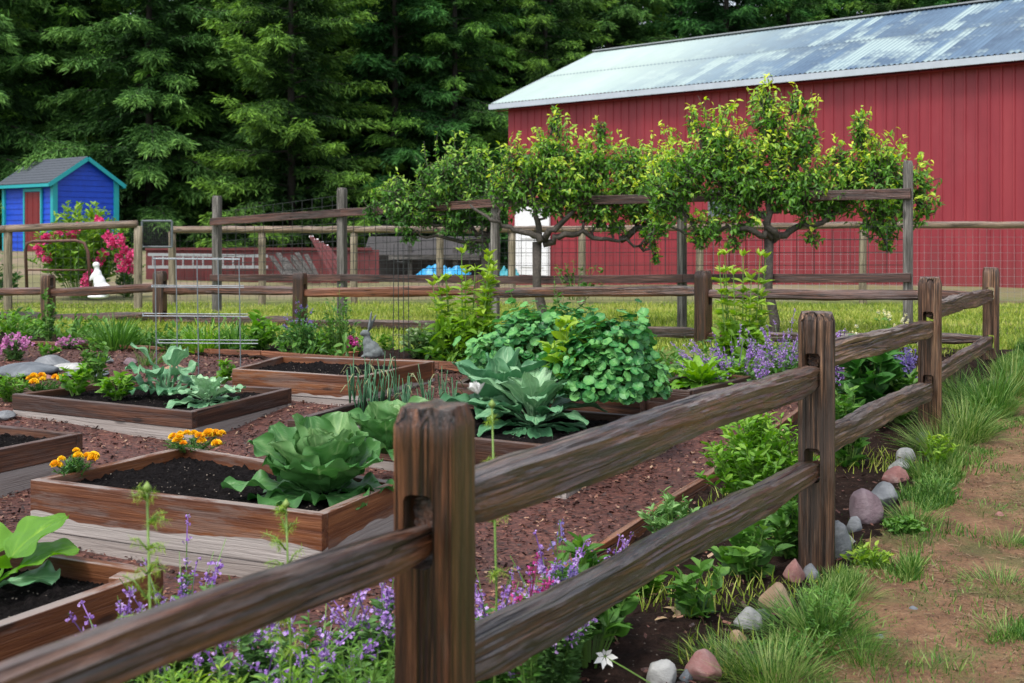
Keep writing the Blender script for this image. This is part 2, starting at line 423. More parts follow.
def m_soil(name, base, speck=.9):
    m, nt, b, out = new_mat(name)
    v = texc(nt)
    n = noi(nt, v, 28, 6, .75); n2 = noi(nt, v, 4, 4, .6)
    c = ramp(nt, n, [(.3, [q*.35 for q in base]), (.55, base), (.75, [q*2.3 for q in base])])
    vo = vor(nt, v, 95)
    rn = nt.nodes.new('ShaderNodeSeparateColor'); nt.links.new(vo.outputs['Color'], rn.inputs[0])
    f = mth(nt, 'MULTIPLY', ramp(nt, rn.outputs[1], [(.93, g(0)), (.95, g(1))]), ramp(nt, vo.outputs['Distance'], [(.2, g(1)), (.35, g(0))]))
    c = mixc(nt, mth(nt, 'MULTIPLY', f, speck), c, (.34,.29,.24))
    nt.links.new(c, b.inputs['Base Color']); b.inputs['Roughness'].default_value = .95; b.inputs['Specular IOR Level'].default_value = .12
    bump(nt, b, mth(nt, 'ADD', n, n2), 1, .03); return m
def m_dirt():
    m, nt, b, out = new_mat('dirt_path_earth')
    v = texc(nt, rnd=False)
    n = noi(nt, v, 6, 6, .7); n2 = noi(nt, v, 60, 4, .75)
    c = ramp(nt, n, [(.3, (.12,.056,.027)), (.5, (.25,.130,.064)), (.7, (.37,.215,.115))])
    c = mixc(nt, mth(nt, 'MULTIPLY', ramp(nt, n2, [(.35, g(1)), (.5, g(0))]), .5), c, (.09,.05,.03))
    c = mixc(nt, mth(nt, 'MULTIPLY', ramp(nt, n2, [(.58, g(0)), (.7, g(1))]), .6), c, (.42,.30,.19))
    gn = noi(nt, v, 3.2, 5, .7)
    c = mixc(nt, mth(nt, 'MULTIPLY', ramp(nt, gn, [(.50, g(0)), (.62, g(1))]), .6), c, (.10,.13,.03))
    tt = attr(nt, 'tint'); c = mixc(nt, ramp(nt, tt, [(.72, g(0)), (.8, g(.7))]), c, (.38,.27,.16)); c = mixc(nt, ramp(nt, tt, [(.40, g(.8)), (.47, g(0))]), c, (.10,.065,.04))
    nt.links.new(c, b.inputs['Base Color']); b.inputs['Roughness'].default_value = .9
    bump(nt, b, mth(nt, 'ADD', n, n2), .9, .03); return m
M['lawn'] = m_lawn(); M['mulch'] = m_mulch(); M['dirt'] = m_dirt()
M['soil'] = m_soil('black_bed_soil', (.010,.008,.008)); M['bsoil'] = m_soil('dark_border_soil', (.030,.017,.013), .5)

# ------------------------------------------------------------------ GROUND
def gz(x, y):
    return zg(x, y)+.012*nz(x*2.1, y*2.1)+.006*nz(x*8, y*8, 3)
def grid_sheet(name, xs, ys, off, mat, keep=None, zfun=gz, tint=.5):
    nx, ny = len(xs), len(ys)
    v = np.zeros((ny, nx, 3))
    for j, y in enumerate(ys):
        for i, x in enumerate(xs): v[j, i] = (x, y, zfun(x, y)+off)
    f = []
    for j in range(ny-1):
        for i in range(nx-1):
            if keep is None or keep((xs[i]+xs[i+1])/2, (ys[j]+ys[j+1])/2):
                a = j*nx+i; f.append((a, a+1, a+nx+1, a+nx))
    mb = MB(); mb.add(v.reshape(-1, 3), np.array(f), tint); return mb
xs = np.concatenate([np.linspace(-250, -30, 12), np.linspace(-28, -8, 30), np.linspace(-7.5, 7.5, 160), np.linspace(8.5, 30, 30), np.linspace(35, 250, 12)])
ys = np.concatenate([np.linspace(-30, 0, 10), np.linspace(.5, 14, 170), np.linspace(14.5, 60, 80), np.linspace(65, 400, 20)])
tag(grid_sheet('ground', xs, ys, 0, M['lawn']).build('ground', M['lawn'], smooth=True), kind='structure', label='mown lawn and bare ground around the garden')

def back_y(x):   # garden back fence line
    return 8.6+(3.43-x)*.445
def edge_x(y):   # timber edging inside the right fence
    return fx(y)-.8
def in_mulch(x, y): return x < edge_x(y)-.01 and y < (7.86-(x+.08)*.449 if x < .35 else 8.5) and x > -7.5
xs = np.arange(-7.5, 3.2, .05); ys = np.arange(.6, 13, .05)
mul = grid_sheet('mulch_path', xs, ys, .006, M['mulch'], in_mulch, tint=.45)
NC = 90000
cx_ = rng.uniform(-5.5, 2.2, NC); cy_ = rng.uniform(2.3, 10.0, NC)**1.0
ok = np.array([in_mulch(a, b) or (random.random() < .14 and edge_x(b) < a < fx(b)+.1) for a, b in zip(cx_, cy_)])
cx_, cy_ = cx_[ok], cy_[ok]
P = np.array([(a, b, gz(a, b)+(.008 if in_mulch(a, b) else .03)+random.random()*.012) for a, b in zip(cx_, cy_)])
D = rdir(len(P), 0, 1); D[:, 2] *= .3
U = rdir(len(P), 1.2, .8)
CHIP = (np.array([(-.5,-.2,0),(.5,-.25,0),(.55,.2,.0),(-.45,.22,0)]), [np.array([[0,1,2,3]])])
mul.inst(*CHIP, P, D, U, rng.uniform(.008, .026, len(P)), rng.random(len(P))**1.15)
tag(mul.build('mulch_path', M['mulch']), kind='structure', label='red brown bark mulch between the raised beds')

def in_soil(x, y):
    w = .06*nz(x*5, y*5)+.03*nz(x*16, y*16)
    return edge_x(y)-.02 < x < fx(y)+.12+w and .6 < y < 9.2
xs = np.arange(-2, 4, .03); ys = np.arange(.6, 9.3, .03)
def sz(x, y): return gz(x, y)+.018*nz(x*14, y*14, 9)+.012*nz(x*33, y*33, 2)
sb = grid_sheet('border_soil', xs, ys, .014, M['bsoil'], in_soil, sz)
xs = np.arange(-7.5, 3.2, .05); ys = np.arange(6.5, 13, .05)
sb.add(*(lambda m: (np.concatenate(m.v), m.f))(grid_sheet('s', xs, ys, .016, M['bsoil'], lambda x, y: not in_mulch(x, y) and x < edge_x(y)-.03 and 7.86-(x+.08)*.449 < y+.0 < 8.75+.25*nz(x*2, y*2)-(x+.08)*.449, sz)))
tag(sb.build('border_soil', M['bsoil']), kind='structure', label='dark damp soil of the border under the fence')
def in_path(x, y):
    w = .16*nz(x*2.3, y*2.3, 4)+.08*nz(x*9, y*9, 4)+.05*nz(x*30, y*30, 4)
    c = fx(y)+.60+.10*math.sin(y*1.1)
    isl = nz(x*3.1, y*3.1, 11)+.5*nz(x*11, y*11, 12)
    return abs(x-c) < .42+w and 1.5 < y < 10.3
xs = np.arange(-1, 6.0, .025); ys = np.arange(1.5, 10.3, .025)
pb = grid_sheet('dirt_path', xs, ys, .009, M['dirt'], in_path)
gp = []
while len(gp) < 16000:
    y = random.uniform(2.7, 9.5); x = fx(y)+random.uniform(.05, 2.2)
    if nz(x*3, y*3, 40)+random.random()*.9 > .35 and x < .45*y and abs(x-fx(y)-.6) < .34+random.random()*1.1: gp.append((x, y, gz(x, y)+.009))
gp = np.array(gp); k_ = rng.random(len(gp)) < .80
BL_ = (np.array([(1,0,0),(-1,0,0),(0,1,0),(0,-1,0),(0,0,.7),(0,0,-.4)])*.5, [np.array([[0,2,4],[2,1,4],[1,3,4],[3,0,4],[2,0,5],[1,2,5],[3,1,5],[0,3,5]])])
pb.inst(*BL_, gp[k_], rdir(k_.sum(), 0), rdir(k_.sum(), 2), .003+.010*rng.random(k_.sum())**3, rng.random(k_.sum()))
sv = np.array([(-.5,-.06,.1),(.5,-.08,.0),(.5,.06,.0),(-.5,.08,.1)])
dd_ = rdir((~k_).sum(), 0); dd_[:, 2] *= .25
pb.inst(sv, [np.array([[0,1,2,3]])], gp[~k_]+np.array([0,0,.003]), dd_, rdir((~k_).sum(), 2), .010+.028*rng.random((~k_).sum())**2, .7+.3*rng.random((~k_).sum()))
tag(pb.build('dirt_path', M['dirt']), kind='structure', label='trodden brown dirt path outside the fence')

# ------------------------------------------------------------------ FENCES
def rail(name, a, b, h, t, mat, parent, seed, n=44, rough=1.0):
    a = Vector(a); b = Vector(b); d = b-a; L = d.length; d.normalize()
    y = Vector((0, 0, 1)).cross(d).normalized(); z = d.cross(y)
    m = max(12, int(L/.022)); mb = MB(); v = []
    for i in range(m+1):
        x = L*i/m
        e = min(x, L-x); k = .62+.38*sst(0, .22, e)
        cy = .008*rough*nz(x*1.1, seed, 2); cz = .013*rough*nz(x*1.3, seed, 5)*sst(0, .3, e)+.004*rough*nz(x*5, seed, 3)
        for j in range(n):
            th = 2*math.pi*j/n
            c, s_ = math.cos(th), math.sin(th)
            p = 9.0; r = (abs(c)**p+abs(s_)**p)**(-1/p)
            r *= 1+rough*(.24*nz(c*1.3, s_*1.3+seed, x*.9)+.14*nz(c*4.2, s_*4.2+seed, x*1.6)+.13*nz(c*9, s_*9+seed, x*2.6)+.07*nz(c*9, s_*9+seed, x*12)+.05*nz(c*16, s_*16+seed, x*5))
            v.append((x, cy+c*r*t/2*k, cz+s_*r*h/2*k*(1+.12*nz(x*.9, seed, 8))))
    f = []
    for i in range(m):
        for j in range(n):
            k = (j+1) % n; f.append([i*n+j, i*n+n+j, i*n+n+k, i*n+k])
    mb.add(v, np.array(f)); mb.f.append(np.array([list(range(n))])); mb.f.append(np.array([[m*n+j for j in range(n)][::-1]]))
    o = mb.build(name, mat, None, True)
    o.rotation_euler = Matrix((d, y, z)).transposed().to_euler(); o.location = a-parent.location
    o.parent = parent
    md = o.modifiers.new('es', 'EDGE_SPLIT'); md.split_angle = R(26)
    return o
def boolean(o, cutters):
    for i, c in enumerate(cutters):
        md = o.modifiers.new('b%d' % i, 'BOOLEAN'); md.operation = 'DIFFERENCE'; md.object = c; md.solver = 'EXACT'
    dg = bpy.context.evaluated_depsgraph_get()
    me = bpy.data.meshes.new_from_object(o.evaluated_get(dg))
    for md in list(o.modifiers): o.modifiers.remove(md)
    old = o.data; o.data = me; bpy.data.meshes.remove(old)
    for c in cutters: bpy.data.objects.remove(c)
def post(name, base, top_z, w, mat, parent, ang, holes, seed, hdir=None, depth=.25, hw=.052):
    """square post with chamfered top, through mortises at holes=[(z0,z1)]"""
    x0, y0 = base.x, base.y; zb = base.z-depth; H = top_z-zb; mb = MB(); n = 48; m = max(16, int(H/.03)); v = []
    for i in range(m+1):
        z = H*i/m; e = H-z
        k = 1-.16*(1-sst(0, .018, e))
        for j in range(n):
            th = 2*math.pi*j/n; c, s_ = math.cos(th), math.sin(th)
            p = 12; r = (abs(c)**p+abs(s_)**p)**(-1/p)
            r *= 1+.04*nz(c*2, s_*2+seed, z*1.5)+.03*nz(c*7, s_*7+seed, z*.9)+.02*nz(c*9, s_*9+seed, z*11)
            v.append((c*r*w/2*k, s_*r*w/2*k, z+(.008*nz(c*2+seed, s_*2) if i == m else 0)))
    v.append((0, 0, H+.004))
    f = []
    for i in range(m):
        for j in range(n):
            k = (j+1) % n; f.append([i*n+j, i*n+k, i*n+n+k, i*n+n+j])
    mb.add(v, np.array(f)); mb.f.append(np.array([list(range(n))[::-1]]))
    mb.f.append(np.array([[m*n+j, m*n+(j+1) % n, (m+1)*n] for j in range(n)]))
    o = mb.build(name, mat, None, True)
    if holes:
        cs = []
        ha = (math.atan2(hdir.y, hdir.x) if hdir else 0)-ang
        for (h0, h1) in holes:
            c = MB(); ca, sa = math.cos(ha), math.sin(ha)
            rot = np.array([[ca, -sa, 0], [sa, ca, 0], [0, 0, 1]])
            c.box((0, 0, (h0+h1)/2-zb), (w*3, hw, h1-h0), rot)
            co = c.build('cut', mat); bv = co.modifiers.new('b', 'BEVEL'); bv.width = .012; bv.segments = 2; cs.append(co)
        boolean(o, cs)
    o.location = Vector((x0, y0, zb))-parent.location
    o.rotation_euler = (0, 0, ang); o.parent = parent
    md = o.modifiers.new('es', 'EDGE_SPLIT'); md.split_angle = R(35)
    return o

# right fence: posts at y = 2, 4.22, 6.3, 8.58 (and one behind the camera)
fr = thing('split_rail_fence', 'wet brown two-rail split rail fence running from the foreground along the dirt path', 'fence', (fx(2), 2, 0))
PY = [-.25, 2.0, 4.22, 6.30, 8.58]
tops = [.915, .915, .915, .95, .925]
fa = math.atan2(FD.y, FD.x)
twist = [0, R(8), R(16), R(10), R(10)]
for i, y in enumerate(PY):
    x = fx(y)
    if i == 4: x = (991-CX)/F*8.58
    b = Vector((x, y, zg(x, y)))
    if i == 4: b.z = zg(x, y)
    post('post', b, tops[i], [.1, .108, .122, .116, .108][i], M['post'] if i < 2 else M['post2'], fr, fa+twist[i], [(.655, .775), (.325, .445)] if i < 4 else [(.70, .79), (.35, .45)], 3.7*i+1.1, FD)
def fp(y, z): 
    x = fx(y) if y < 8 else (991-CX)/F*y
    return Vector((x, y, z))
spec = [(0, .735, .700, .060, .05), (1, .742, .690, .090, .06), (2, .755, .69, .088, .06), (3, .775, .735, .088, .055)]
for i, za, zb_, h, t in spec:
    e0 = .03; ra, rb = fp(PY[i]-e0, za), fp(PY[i+1]+e0, zb_)
    rail('rail', ra, rb, h, t, M['rail'] if i < 2 else M['rail2'], fr, 11.3*i+2)
for i, za, zb_, h, t in [(0, .43, .37, .09, .06), (1, .462, .362, .080, .058), (2, .455, .365, .088, .06), (3, .42, .40, .088, .055)]:
    rail('rail', fp(PY[i]-.03, za), fp(PY[i+1]+.03, zb_), h, t, M['rail'] if i < 2 else M['rail2'], fr, 7.1*i+40)

# back fence
bf = thing('split_rail_fence', 'brown two-rail split rail fence closing off the back of the garden', 'fence', W(703, 350, 9.5))
BP = [(991, 8.58, .925), (703, 9.5, .87), (483, 10.5, .80), (300, 11.16, .79), (160, 11.88, .78), (48, 12.5, .72), (-90, 13.2, .72)]
BDIR = (W(300, 0, 11.16)-W(703, 0, 9.5)); BDIR.z = 0; BDIR.normalize()
ba = math.atan2(BDIR.y, BDIR.x)
pts = []
for i, (px, d, tz) in enumerate(BP):
    p = W(px, 300, d); p.z = zg(p.x, p.y); pts.append(p)
    if i: post('post', p, tz, .11, M['post'] if i in (1, 3) else M['post2'], bf, ba+.3*math.sin(i*5), [(.60, .69), (.30, .39)], 50+i*3.3, BDIR)
UZ = [.71, .70, .655, .615, .61, .545, .50]; LZ = [.40, .365, .34, .33, .325, .28, .25]
bm = [M['rail3'], M['rail'], M['edging'], M['rail3'], M['rail3'], M['rail3']]
for i in range(6):
    e = (pts[i+1]-pts[i]).normalized()*.04; e.z = 0
    for zz, mat in ((UZ, bm[i]), (LZ, M['rail'])):
        a = pts[i].copy(); a.z = zz[i]+.012; b = pts[i+1].copy(); b.z = zz[i+1]-.012
        rail('rail', a-(e if i else -e*1.2), b+e, .085 if i else .075, .055, mat, bf, 90+i*4+zz[0]*10, 12, .7)

# trellis ----------------------------------------------------------------
tr = thing('garden_trellis', 'tall grey post and board trellis with square wire panels carrying the pear trees', 'trellis', W(682, 344, 10.8))
TP = [(908, 9.8, 161), (682, 10.8, 185), (495, 12.0, 190), (342, 13.1, 188), (217, 14.2, 196)]
tp = []
for i, (px, d, ty) in enumerate(TP):
    p = W(px, 300, d); p.z = zg(p.x, p.y); tp.append(p)
    post('post', p, W(px, ty, d).z, .078 if i < 3 else .088, M['greypost'], tr, ba+.1, [], 120+i*4)
def lineY(px, a, b): return a+(b-a)*px
bt = [(908, 189), (682, 193), (495, 199), (342, 209), (212, 218)]
bl = [(908, 276), (682, 277), (495, 279), (342, 277), (212, 277)]
off = Vector((0, -.07, 0))
for i in range(4):
    a, b = W(bt[i][0], bt[i][1], TP[i][1]), W(bt[i+1][0], bt[i+1][1], TP[i+1][1])
    board('board', b+off, a+off, .085, .035, M['redboard'], tr, .006)
    a, b = W(bl[i][0], bl[i][1]-3, TP[i][1]), W(bl[i+1][0], bl[i+1][1]-3, TP[i+1][1])
    board('board', b+off*.98, a+off*.98, .075, .035, M['redboard'], tr, .006)
for i in range(4):
    wp = MB()
    a0, b0 = W(TP[i][0], 195, TP[i][1])-off*.75, W(TP[i+1][0], 195 if i < 2 else 212, TP[i+1][1])-off*.75
    a1, b1 = W(TP[i][0], 278, TP[i][1])-off*.75, W(TP[i+1][0], 278, TP[i+1][1])-off*.75
    if i < 2: a0 = a0.lerp(a1, .38); b0 = b0.lerp(b1, .40)
    L = (b0-a0).length; nv = int(L/.15)
    for k in range(nv+1):
        wp.tube([a0.lerp(b0, k/nv), a1.lerp(b1, k/nv)], .003, 4)
    hh = int((a0-a1).length/.10)
    for k in range(hh+1):
        wp.tube([a0.lerp(a1, k/hh), b0.lerp(b1, k/hh)], .003, 4)
    wp.build('wire_panel', M['dwire'], tr, origin=tp[i])

# far wire fence -----------------------------------------------------------
wf = thing('wire_fence', 'low pasture fence of pale rails and welded wire in front of the red barn', 'fence', W(500, 300, 17.4))
def ffence(px_list, d, ry, parent, matp, ybase=None):
    prev = None
    for px in px_list:
        p = W(px, 300, d); p.z = zg(p.x, p.y)
        t = W(px, ry(px)+2, d).z
        mb = MB(); zs = np.linspace(p.z-.2, t, 8)
        mb.tube([(p.x+.008*nz(px, z), p.y, z) for z in zs], .055, 10)
        o = mb.build('post', matp, parent, True, origin=(p.x, p.y, p.z))
        if prev is not None:
            q = prev; mb = MB(); n = 10
            a = W(q, ry(q), d); b = W(px, ry(px), d); L = (b-a).length
            mb.tube([(L*k/n, .0, .015*nz(k*.4, px)) for k in range(n+1)], [.05+.006*nz(k, px) for k in range(n+1)], 10)
            o = mb.build('rail', M['palerail'], None, True)
            dd = (b-a).normalized(); yy = Vector((0, 0, 1)).cross(dd)
            o.rotation_euler = Matrix((dd, yy, dd.cross(yy))).transposed().to_euler(); o.location = a-Vector((0, .03, 0))-parent.location; o.parent = parent
            wm = MB()
            za, zb_ = a.z-.06, .16
            nv = int(L/.10)
            for k in range(nv+1):
                x = a.x+(b.x-a.x)*k/nv; wm.tube([(x, d+.06, zb_), (x, d+.06, za)], .0021, 3, cap=False)
            hn = 9
            for k in range(hn+1):
                z = zb_+(za-zb_)*k/hn; wm.tube([(a.x, d+.06, z), (b.x, d+.06, z)], .0021, 3, cap=False)
            wm.build('wire_mesh', M['alu'] if px > 700 else M['dwire'], parent)
        prev = px
ryf = lambda px: 224+8*sst(1024, 600, 1024-px+0) if False else (224 if px > 700 else (228 if px > 560 else 229.5-1.5*abs(px-400)/200))
ffence([172, 262, 354, 440, 512, 582, 700, 863, 1030, 1200], 17.4, lambda px: 229.5 if px < 520 else 229.5-4.5*sst(520, 880, px), wf, M['palepost'])
wf2 = thing('wire_fence', 'pale post and rail wire fence crossing in front of the crimson flowering shrub', 'fence', W(8, 306, 15.6))
ffence([-110, 8, 138], 15.8, lambda px: 229-5.0*px/138, wf2, M['palepost'])
sg = thing('screen_gate', 'small grey framed mesh gate hung between two fence posts beside the flowering shrub', 'gate', W(155, 250, 16.2))
mb = MB(); q = [W(142, 221, 16.2), W(172, 221, 16.2), W(172, 247, 16.2), W(142, 247, 16.2)]
for k in range(4): mb.tube([q[k], q[(k+1) % 4]], .016, 6)
mb.build('frame', plain('grey_gate_metal', (.10,.12,.13), .6), sg)
mb = MB()
for k in range(1, 16):
    mb.tube([q[0].lerp(q[1], k/16), q[3].lerp(q[2], k/16)], .003, 3); mb.tube([q[0].lerp(q[3], k/16), q[1].lerp(q[2], k/16)], .003, 3)
mb.build('mesh_infill', M['dwire'], sg)
mb = MB(); mb.box(W(141, 238, 16.1), (.05, .04, .16)); mb.build('latch', M['dwire'], sg)

# ------------------------------------------------------------------ BARN
A = Vector((-.52, 31, 0)); u = Vector((.7326, -.6806, 0)); w = Vector((.6806, .7326, 0))   # u: along eave to the right
barn = thing('barn', 'long red metal barn with pale corrugated metal roof at the right', 'barn', A)
EZ = 4.40; BW = 8.64; RZ = 6.20; BL = 24.0; OV = .45
m, nt, b, out = new_mat('red_metal_siding')
v = texc(nt, (1, 1, .12), rnd=False); n = noi(nt, v, 1.6, 5, .7); n2 = noi(nt, texc(nt, rnd=False), .8, 4, .6)
c = ramp(nt, n, [(.25, (.17,.013,.022)), (.5, (.235,.018,.030)), (.8, (.30,.034,.043))])
c = mixc(nt, mth(nt, 'MULTIPLY', ramp(nt, n2, [(.5, g(0)), (.75, g(1))]), .25), c, (.34,.07,.08))
sp = nt.nodes.new('ShaderNodeSeparateXYZ'); nt.links.new(texc(nt, rnd=False), sp.inputs[0])
c = mixc(nt, mth(nt, 'MULTIPLY', ramp(nt, mth(nt, 'ADD', mth(nt, 'MULTIPLY', sp.outputs['Z'], .5), mth(nt, 'MULTIPLY', n, .6)), [(.25, g(.8)), (.75, g(0))]), .5), c, (.13,.045,.035))
nt.links.new(c, b.inputs['Base Color']); b.inputs['Roughness'].default_value = .55; M['siding'] = m
def wallp(s, t, z): p = A+u*s+w*t; return (p.x, p.y, z)
def ribbed(a0, a1, fixed, axis, zt, out_n, ribs=.23):
    mb = MB(); L = a1-a0; prof = []
    s = a0
    while s < a1-.01:
        prof += [(s, 0), (s+ribs*.72, 0), (s+ribs*.78, .022), (s+ribs*.94, .022)]; s += ribs
    prof.append((a1, 0))
    vv = []
    for (s, o) in prof:
        for z in (-.6, zt):
            vv.append(wallp(s, fixed-o*out_n, z) if axis == 'u' else wallp(fixed-o*out_n, s, z))
    f = [[2*i, 2*i+2, 2*i+3, 2*i+1] for i in range(len(prof)-1)]
    mb.add(vv, np.array(f)); return mb
WI = .30
ribbed(WI, BL, WI, 'u', EZ-.02, 1).build('wall', M['siding'], barn)
ribbed(WI, BL, BW-WI, 'u', EZ-.02, -1).build('wall', M['siding'], barn)
ribbed(WI, BW-WI, WI, 'v', EZ, 1).build('wall', M['siding'], barn)
ribbed(WI, BW-WI, BL, 'v', EZ, -1).build('wall', M['siding'], barn)
for s in (WI, BL):
    mb = MB(); mb.add([wallp(s, WI, EZ), wallp(s, BW-WI, EZ), wallp(s, BW/2, RZ-.12)], np.array([[0, 1, 2]])); mb.build('gable', M['siding'], barn)
mb = MB(); mb.add([wallp(0, .02, EZ-.17), wallp(BL, .02, EZ-.17), wallp(BL, WI+.02, EZ-.16), wallp(0, WI+.02, EZ-.16)], np.array([[0, 1, 2, 3]])); mb.build('soffit_shade_plane', M['siding'], barn)  # plane added under the overhang to deepen shade at the wall top
# roof
m, nt, b, out = new_mat('corrugated_roof_metal')
tc = nt.nodes.new('ShaderNodeTexCoord')
s0_ = nt.nodes.new('ShaderNodeSeparateXYZ'); nt.links.new(tc.outputs['UV'], s0_.inputs[0])
cq = nt.nodes.new('ShaderNodeCombineXYZ'); nt.links.new(mth(nt, 'SNAP', s0_.outputs['X'], .23), cq.inputs[0]); nt.links.new(s0_.outputs['Y'], cq.inputs[1])
nt.links.new(mth(nt, 'MULTIPLY', mth(nt, 'GREATER_THAN', s0_.outputs['Y'], 2.35), 2.0), cq.inputs[2])
mp = nt.nodes.new('ShaderNodeMapping'); mp.inputs['Scale'].default_value = (.45, .11, 1); nt.links.new(cq.outputs[0], mp.inputs[0])
n = noi(nt, mp.outputs[0], 1.5, 6, .75)
mp3 = nt.nodes.new('ShaderNodeMapping'); mp3.inputs['Scale'].default_value = (3.4, .25, 1); nt.links.new(cq.outputs[0], mp3.inputs[0])
nn = noi(nt, mp3.outputs[0], 1.5, 5, .7)
sp = nt.nodes.new('ShaderNodeSeparateXYZ'); nt.links.new(tc.outputs['UV'], sp.inputs[0])
right = ramp(nt, mth(nt, 'DIVIDE', sp.outputs['X'], 24), [(.12, g(0)), (.36, g(1))])
mixn = mth(nt, 'ADD', mth(nt, 'MULTIPLY', n, .62), mth(nt, 'MULTIPLY', nn, .38))
pch = mth(nt, 'MULTIPLY', ramp(nt, mixn, [(.45, g(0)), (.51, g(1))]), right)
c = ramp(nt, n, [(.3, (.33,.42,.40)), (.7, (.44,.53,.50))])
c = mixc(nt, mth(nt, 'MULTIPLY', right, .5), c, (.28,.38,.42))
dk = ramp(nt, nn, [(.35, (.03,.055,.115)), (.6, (.09,.155,.25))])
c = mixc(nt, mth(nt, 'MULTIPLY', pch, .9), c, dk)
st = ramp(nt, nn, [(.66, g(0)), (.76, g(.6))])
c = mixc(nt, mth(nt, 'MULTIPLY', st, right), c, (.62,.70,.74))
fr_ = mth(nt, 'FRACT', mth(nt, 'DIVIDE', sp.outputs['X'], .92))
c = mixc(nt, ramp(nt, fr_, [(.0, g(.35)), (.02, g(0))]), c, (.2,.27,.33))
c = mixc(nt, ramp(nt, mth(nt, 'DIVIDE', sp.outputs['Y'], 5), [(.455, g(0)), (.465, g(.7)), (.475, g(0))]), c, (.10,.14,.18))
cw = mth(nt, 'SINE', mth(nt, 'MULTIPLY', sp.outputs['X'], 2*math.pi/.115))
c = mixc(nt, mth(nt, 'MULTIPLY', ramp(nt, cw, [(.0, g(.0)), (1.0, g(.5))]), right), c, (.07,.12,.17))
nt.links.new(c, b.inputs['Base Color']); b.inputs['Roughness'].default_value = .6; b.inputs['Specular IOR Level'].default_value = .25
M['roof'] = m
def roof_side(front):
    mb = MB(); vv = []; uv = []
    n = int(BL/.023)
    rows = [0, .5, .5, 1]
    for i in range(n+1):
        s = -.05+(BL+.3)*i/n; o = .012*math.sin(s*2*math.pi/.115)
        for k, q in enumerate(rows):
            lift = .012 if k >= 2 else 0
            if front: t = BW/2*q
            else: t = BW-BW/2*q
            vv.append(wallp(s, t, EZ+.02+(RZ-EZ)*q+o+lift)); uv.append((s, q*4.7))
    nr = len(rows)
    f = [[i*nr+k, i*nr+nr+k, i*nr+nr+k+1, i*nr+k+1] for i in range(n) for k in range(nr-1)]
    mb.add(vv, np.array(f)); o = mb.build('roof', M['roof'], barn, True)
    me = o.data; ul = me.uv_layers.new(name='UVMap'); li = np.empty(len(me.loops), np.int32); me.loops.foreach_get('vertex_index', li)
    ul.data.foreach_set('uv', np.array(uv)[li].ravel()); return o
r1 = roof_side(True); r2 = roof_side(False)
mb = MB()
for t0, sgn in ((0, -1),):
    mb.bar(Vector(wallp(-.08, t0+.02*sgn, EZ-.065)), Vector(wallp(BL+.2, t0+.02*sgn, EZ-.065)), .04, .13)
mb.build('fascia', plain('pale_blue_trim', (.42,.47,.53), .5, 0, 3, .1), barn)
mb = MB()
mb.bar(Vector(wallp(-.02, .03, EZ-.03)), Vector(wallp(-.02, BW/2, RZ-.03)), .03, .14); mb.bar(Vector(wallp(-.02, BW-.03, EZ-.03)), Vector(wallp(-.02, BW/2, RZ-.03)), .03, .14)
mb.build('verge_trim', plain('pale_verge_trim', (.42,.48,.50), .5, 0, 3, .1), barn)
mb = MB(); mb.bar(Vector(wallp(-.05, BW/2, RZ+.045)), Vector(wallp(BL, BW/2, RZ+.045)), .3, .03); mb.build('ridge_cap', M['alu'], barn)
def on_wall(px, py):
    # ray to wall plane t = WI
    nrm = -w; p0 = A+w*WI; d = Vector(((px-CX)/F, 1, -(py-HY)/F)); c = Vector((0, 0, CH))
    k = (p0-c).dot(w)/d.dot(w); return c+d*k
p = on_wall(534, 240); s = (p-A).dot(u)
def wbox(mb, s0, s1, z0, z1, o, th=.03):
    c = A+u*(s0+s1)/2+w*(WI-o); mb.box((c.x, c.y, (z0+z1)/2), (s1-s0, th, z1-z0), np.array([u, w, (0, 0, 1)]).T)
s0 = (on_wall(519, 240)-A).dot(u); s1 = (on_wall(549, 240)-A).dot(u); zt = on_wall(534, 203).z; zb_ = on_wall(534, 275).z
mb = MB(); wbox(mb, s0, s1, zb_, zt, .05); d_ = mb.build('door', M['white'], barn)
mb = MB(); wbox(mb, s0-.07, s0, zb_, zt+.07, .055, .05); wbox(mb, s1, s1+.07, zb_, zt+.07, .055, .05); wbox(mb, s0, s1, zt, zt+.07, .055, .05)
wbox(mb, s0+.12, s1-.12, zb_+.2, zb_+.24, .075, .02); wbox(mb, s0+.12, s1-.12, zt-.9, zt-.86, .075, .02)
mb.build('frame', M['white'], d_)
for (x0, x1, y0, y1) in ((712, 736, 193, 214),):
    s0 = (on_wall(x0, 200)-A).dot(u); s1 = (on_wall(x1, 200)-A).dot(u); z1 = on_wall(724, y0).z; z0 = on_wall(724, y1).z
    mb = MB(); wbox(mb, s0-.06, s1+.06, z1, z1+.06, .05, .05); wbox(mb, s0-.06, s1+.06, z0-.06, z0, .05, .05)
    wbox(mb, s0-.06, s0, z0, z1, .05, .05); wbox(mb, s1, s1+.06, z0, z1, .05, .05); wbox(mb, (s0+s1)/2-.02, (s0+s1)/2+.02, z0, z1, .05, .04)
    wo = mb.build('window', plain('grey_window_frame', (.12,.13,.14), .6), barn)
    mb = MB(); wbox(mb, s0, s1, z0, z1, .035, .01); mb.build('pane', plain('window_glass', (.12,.15,.17), .1, 0, 3, .2), wo)

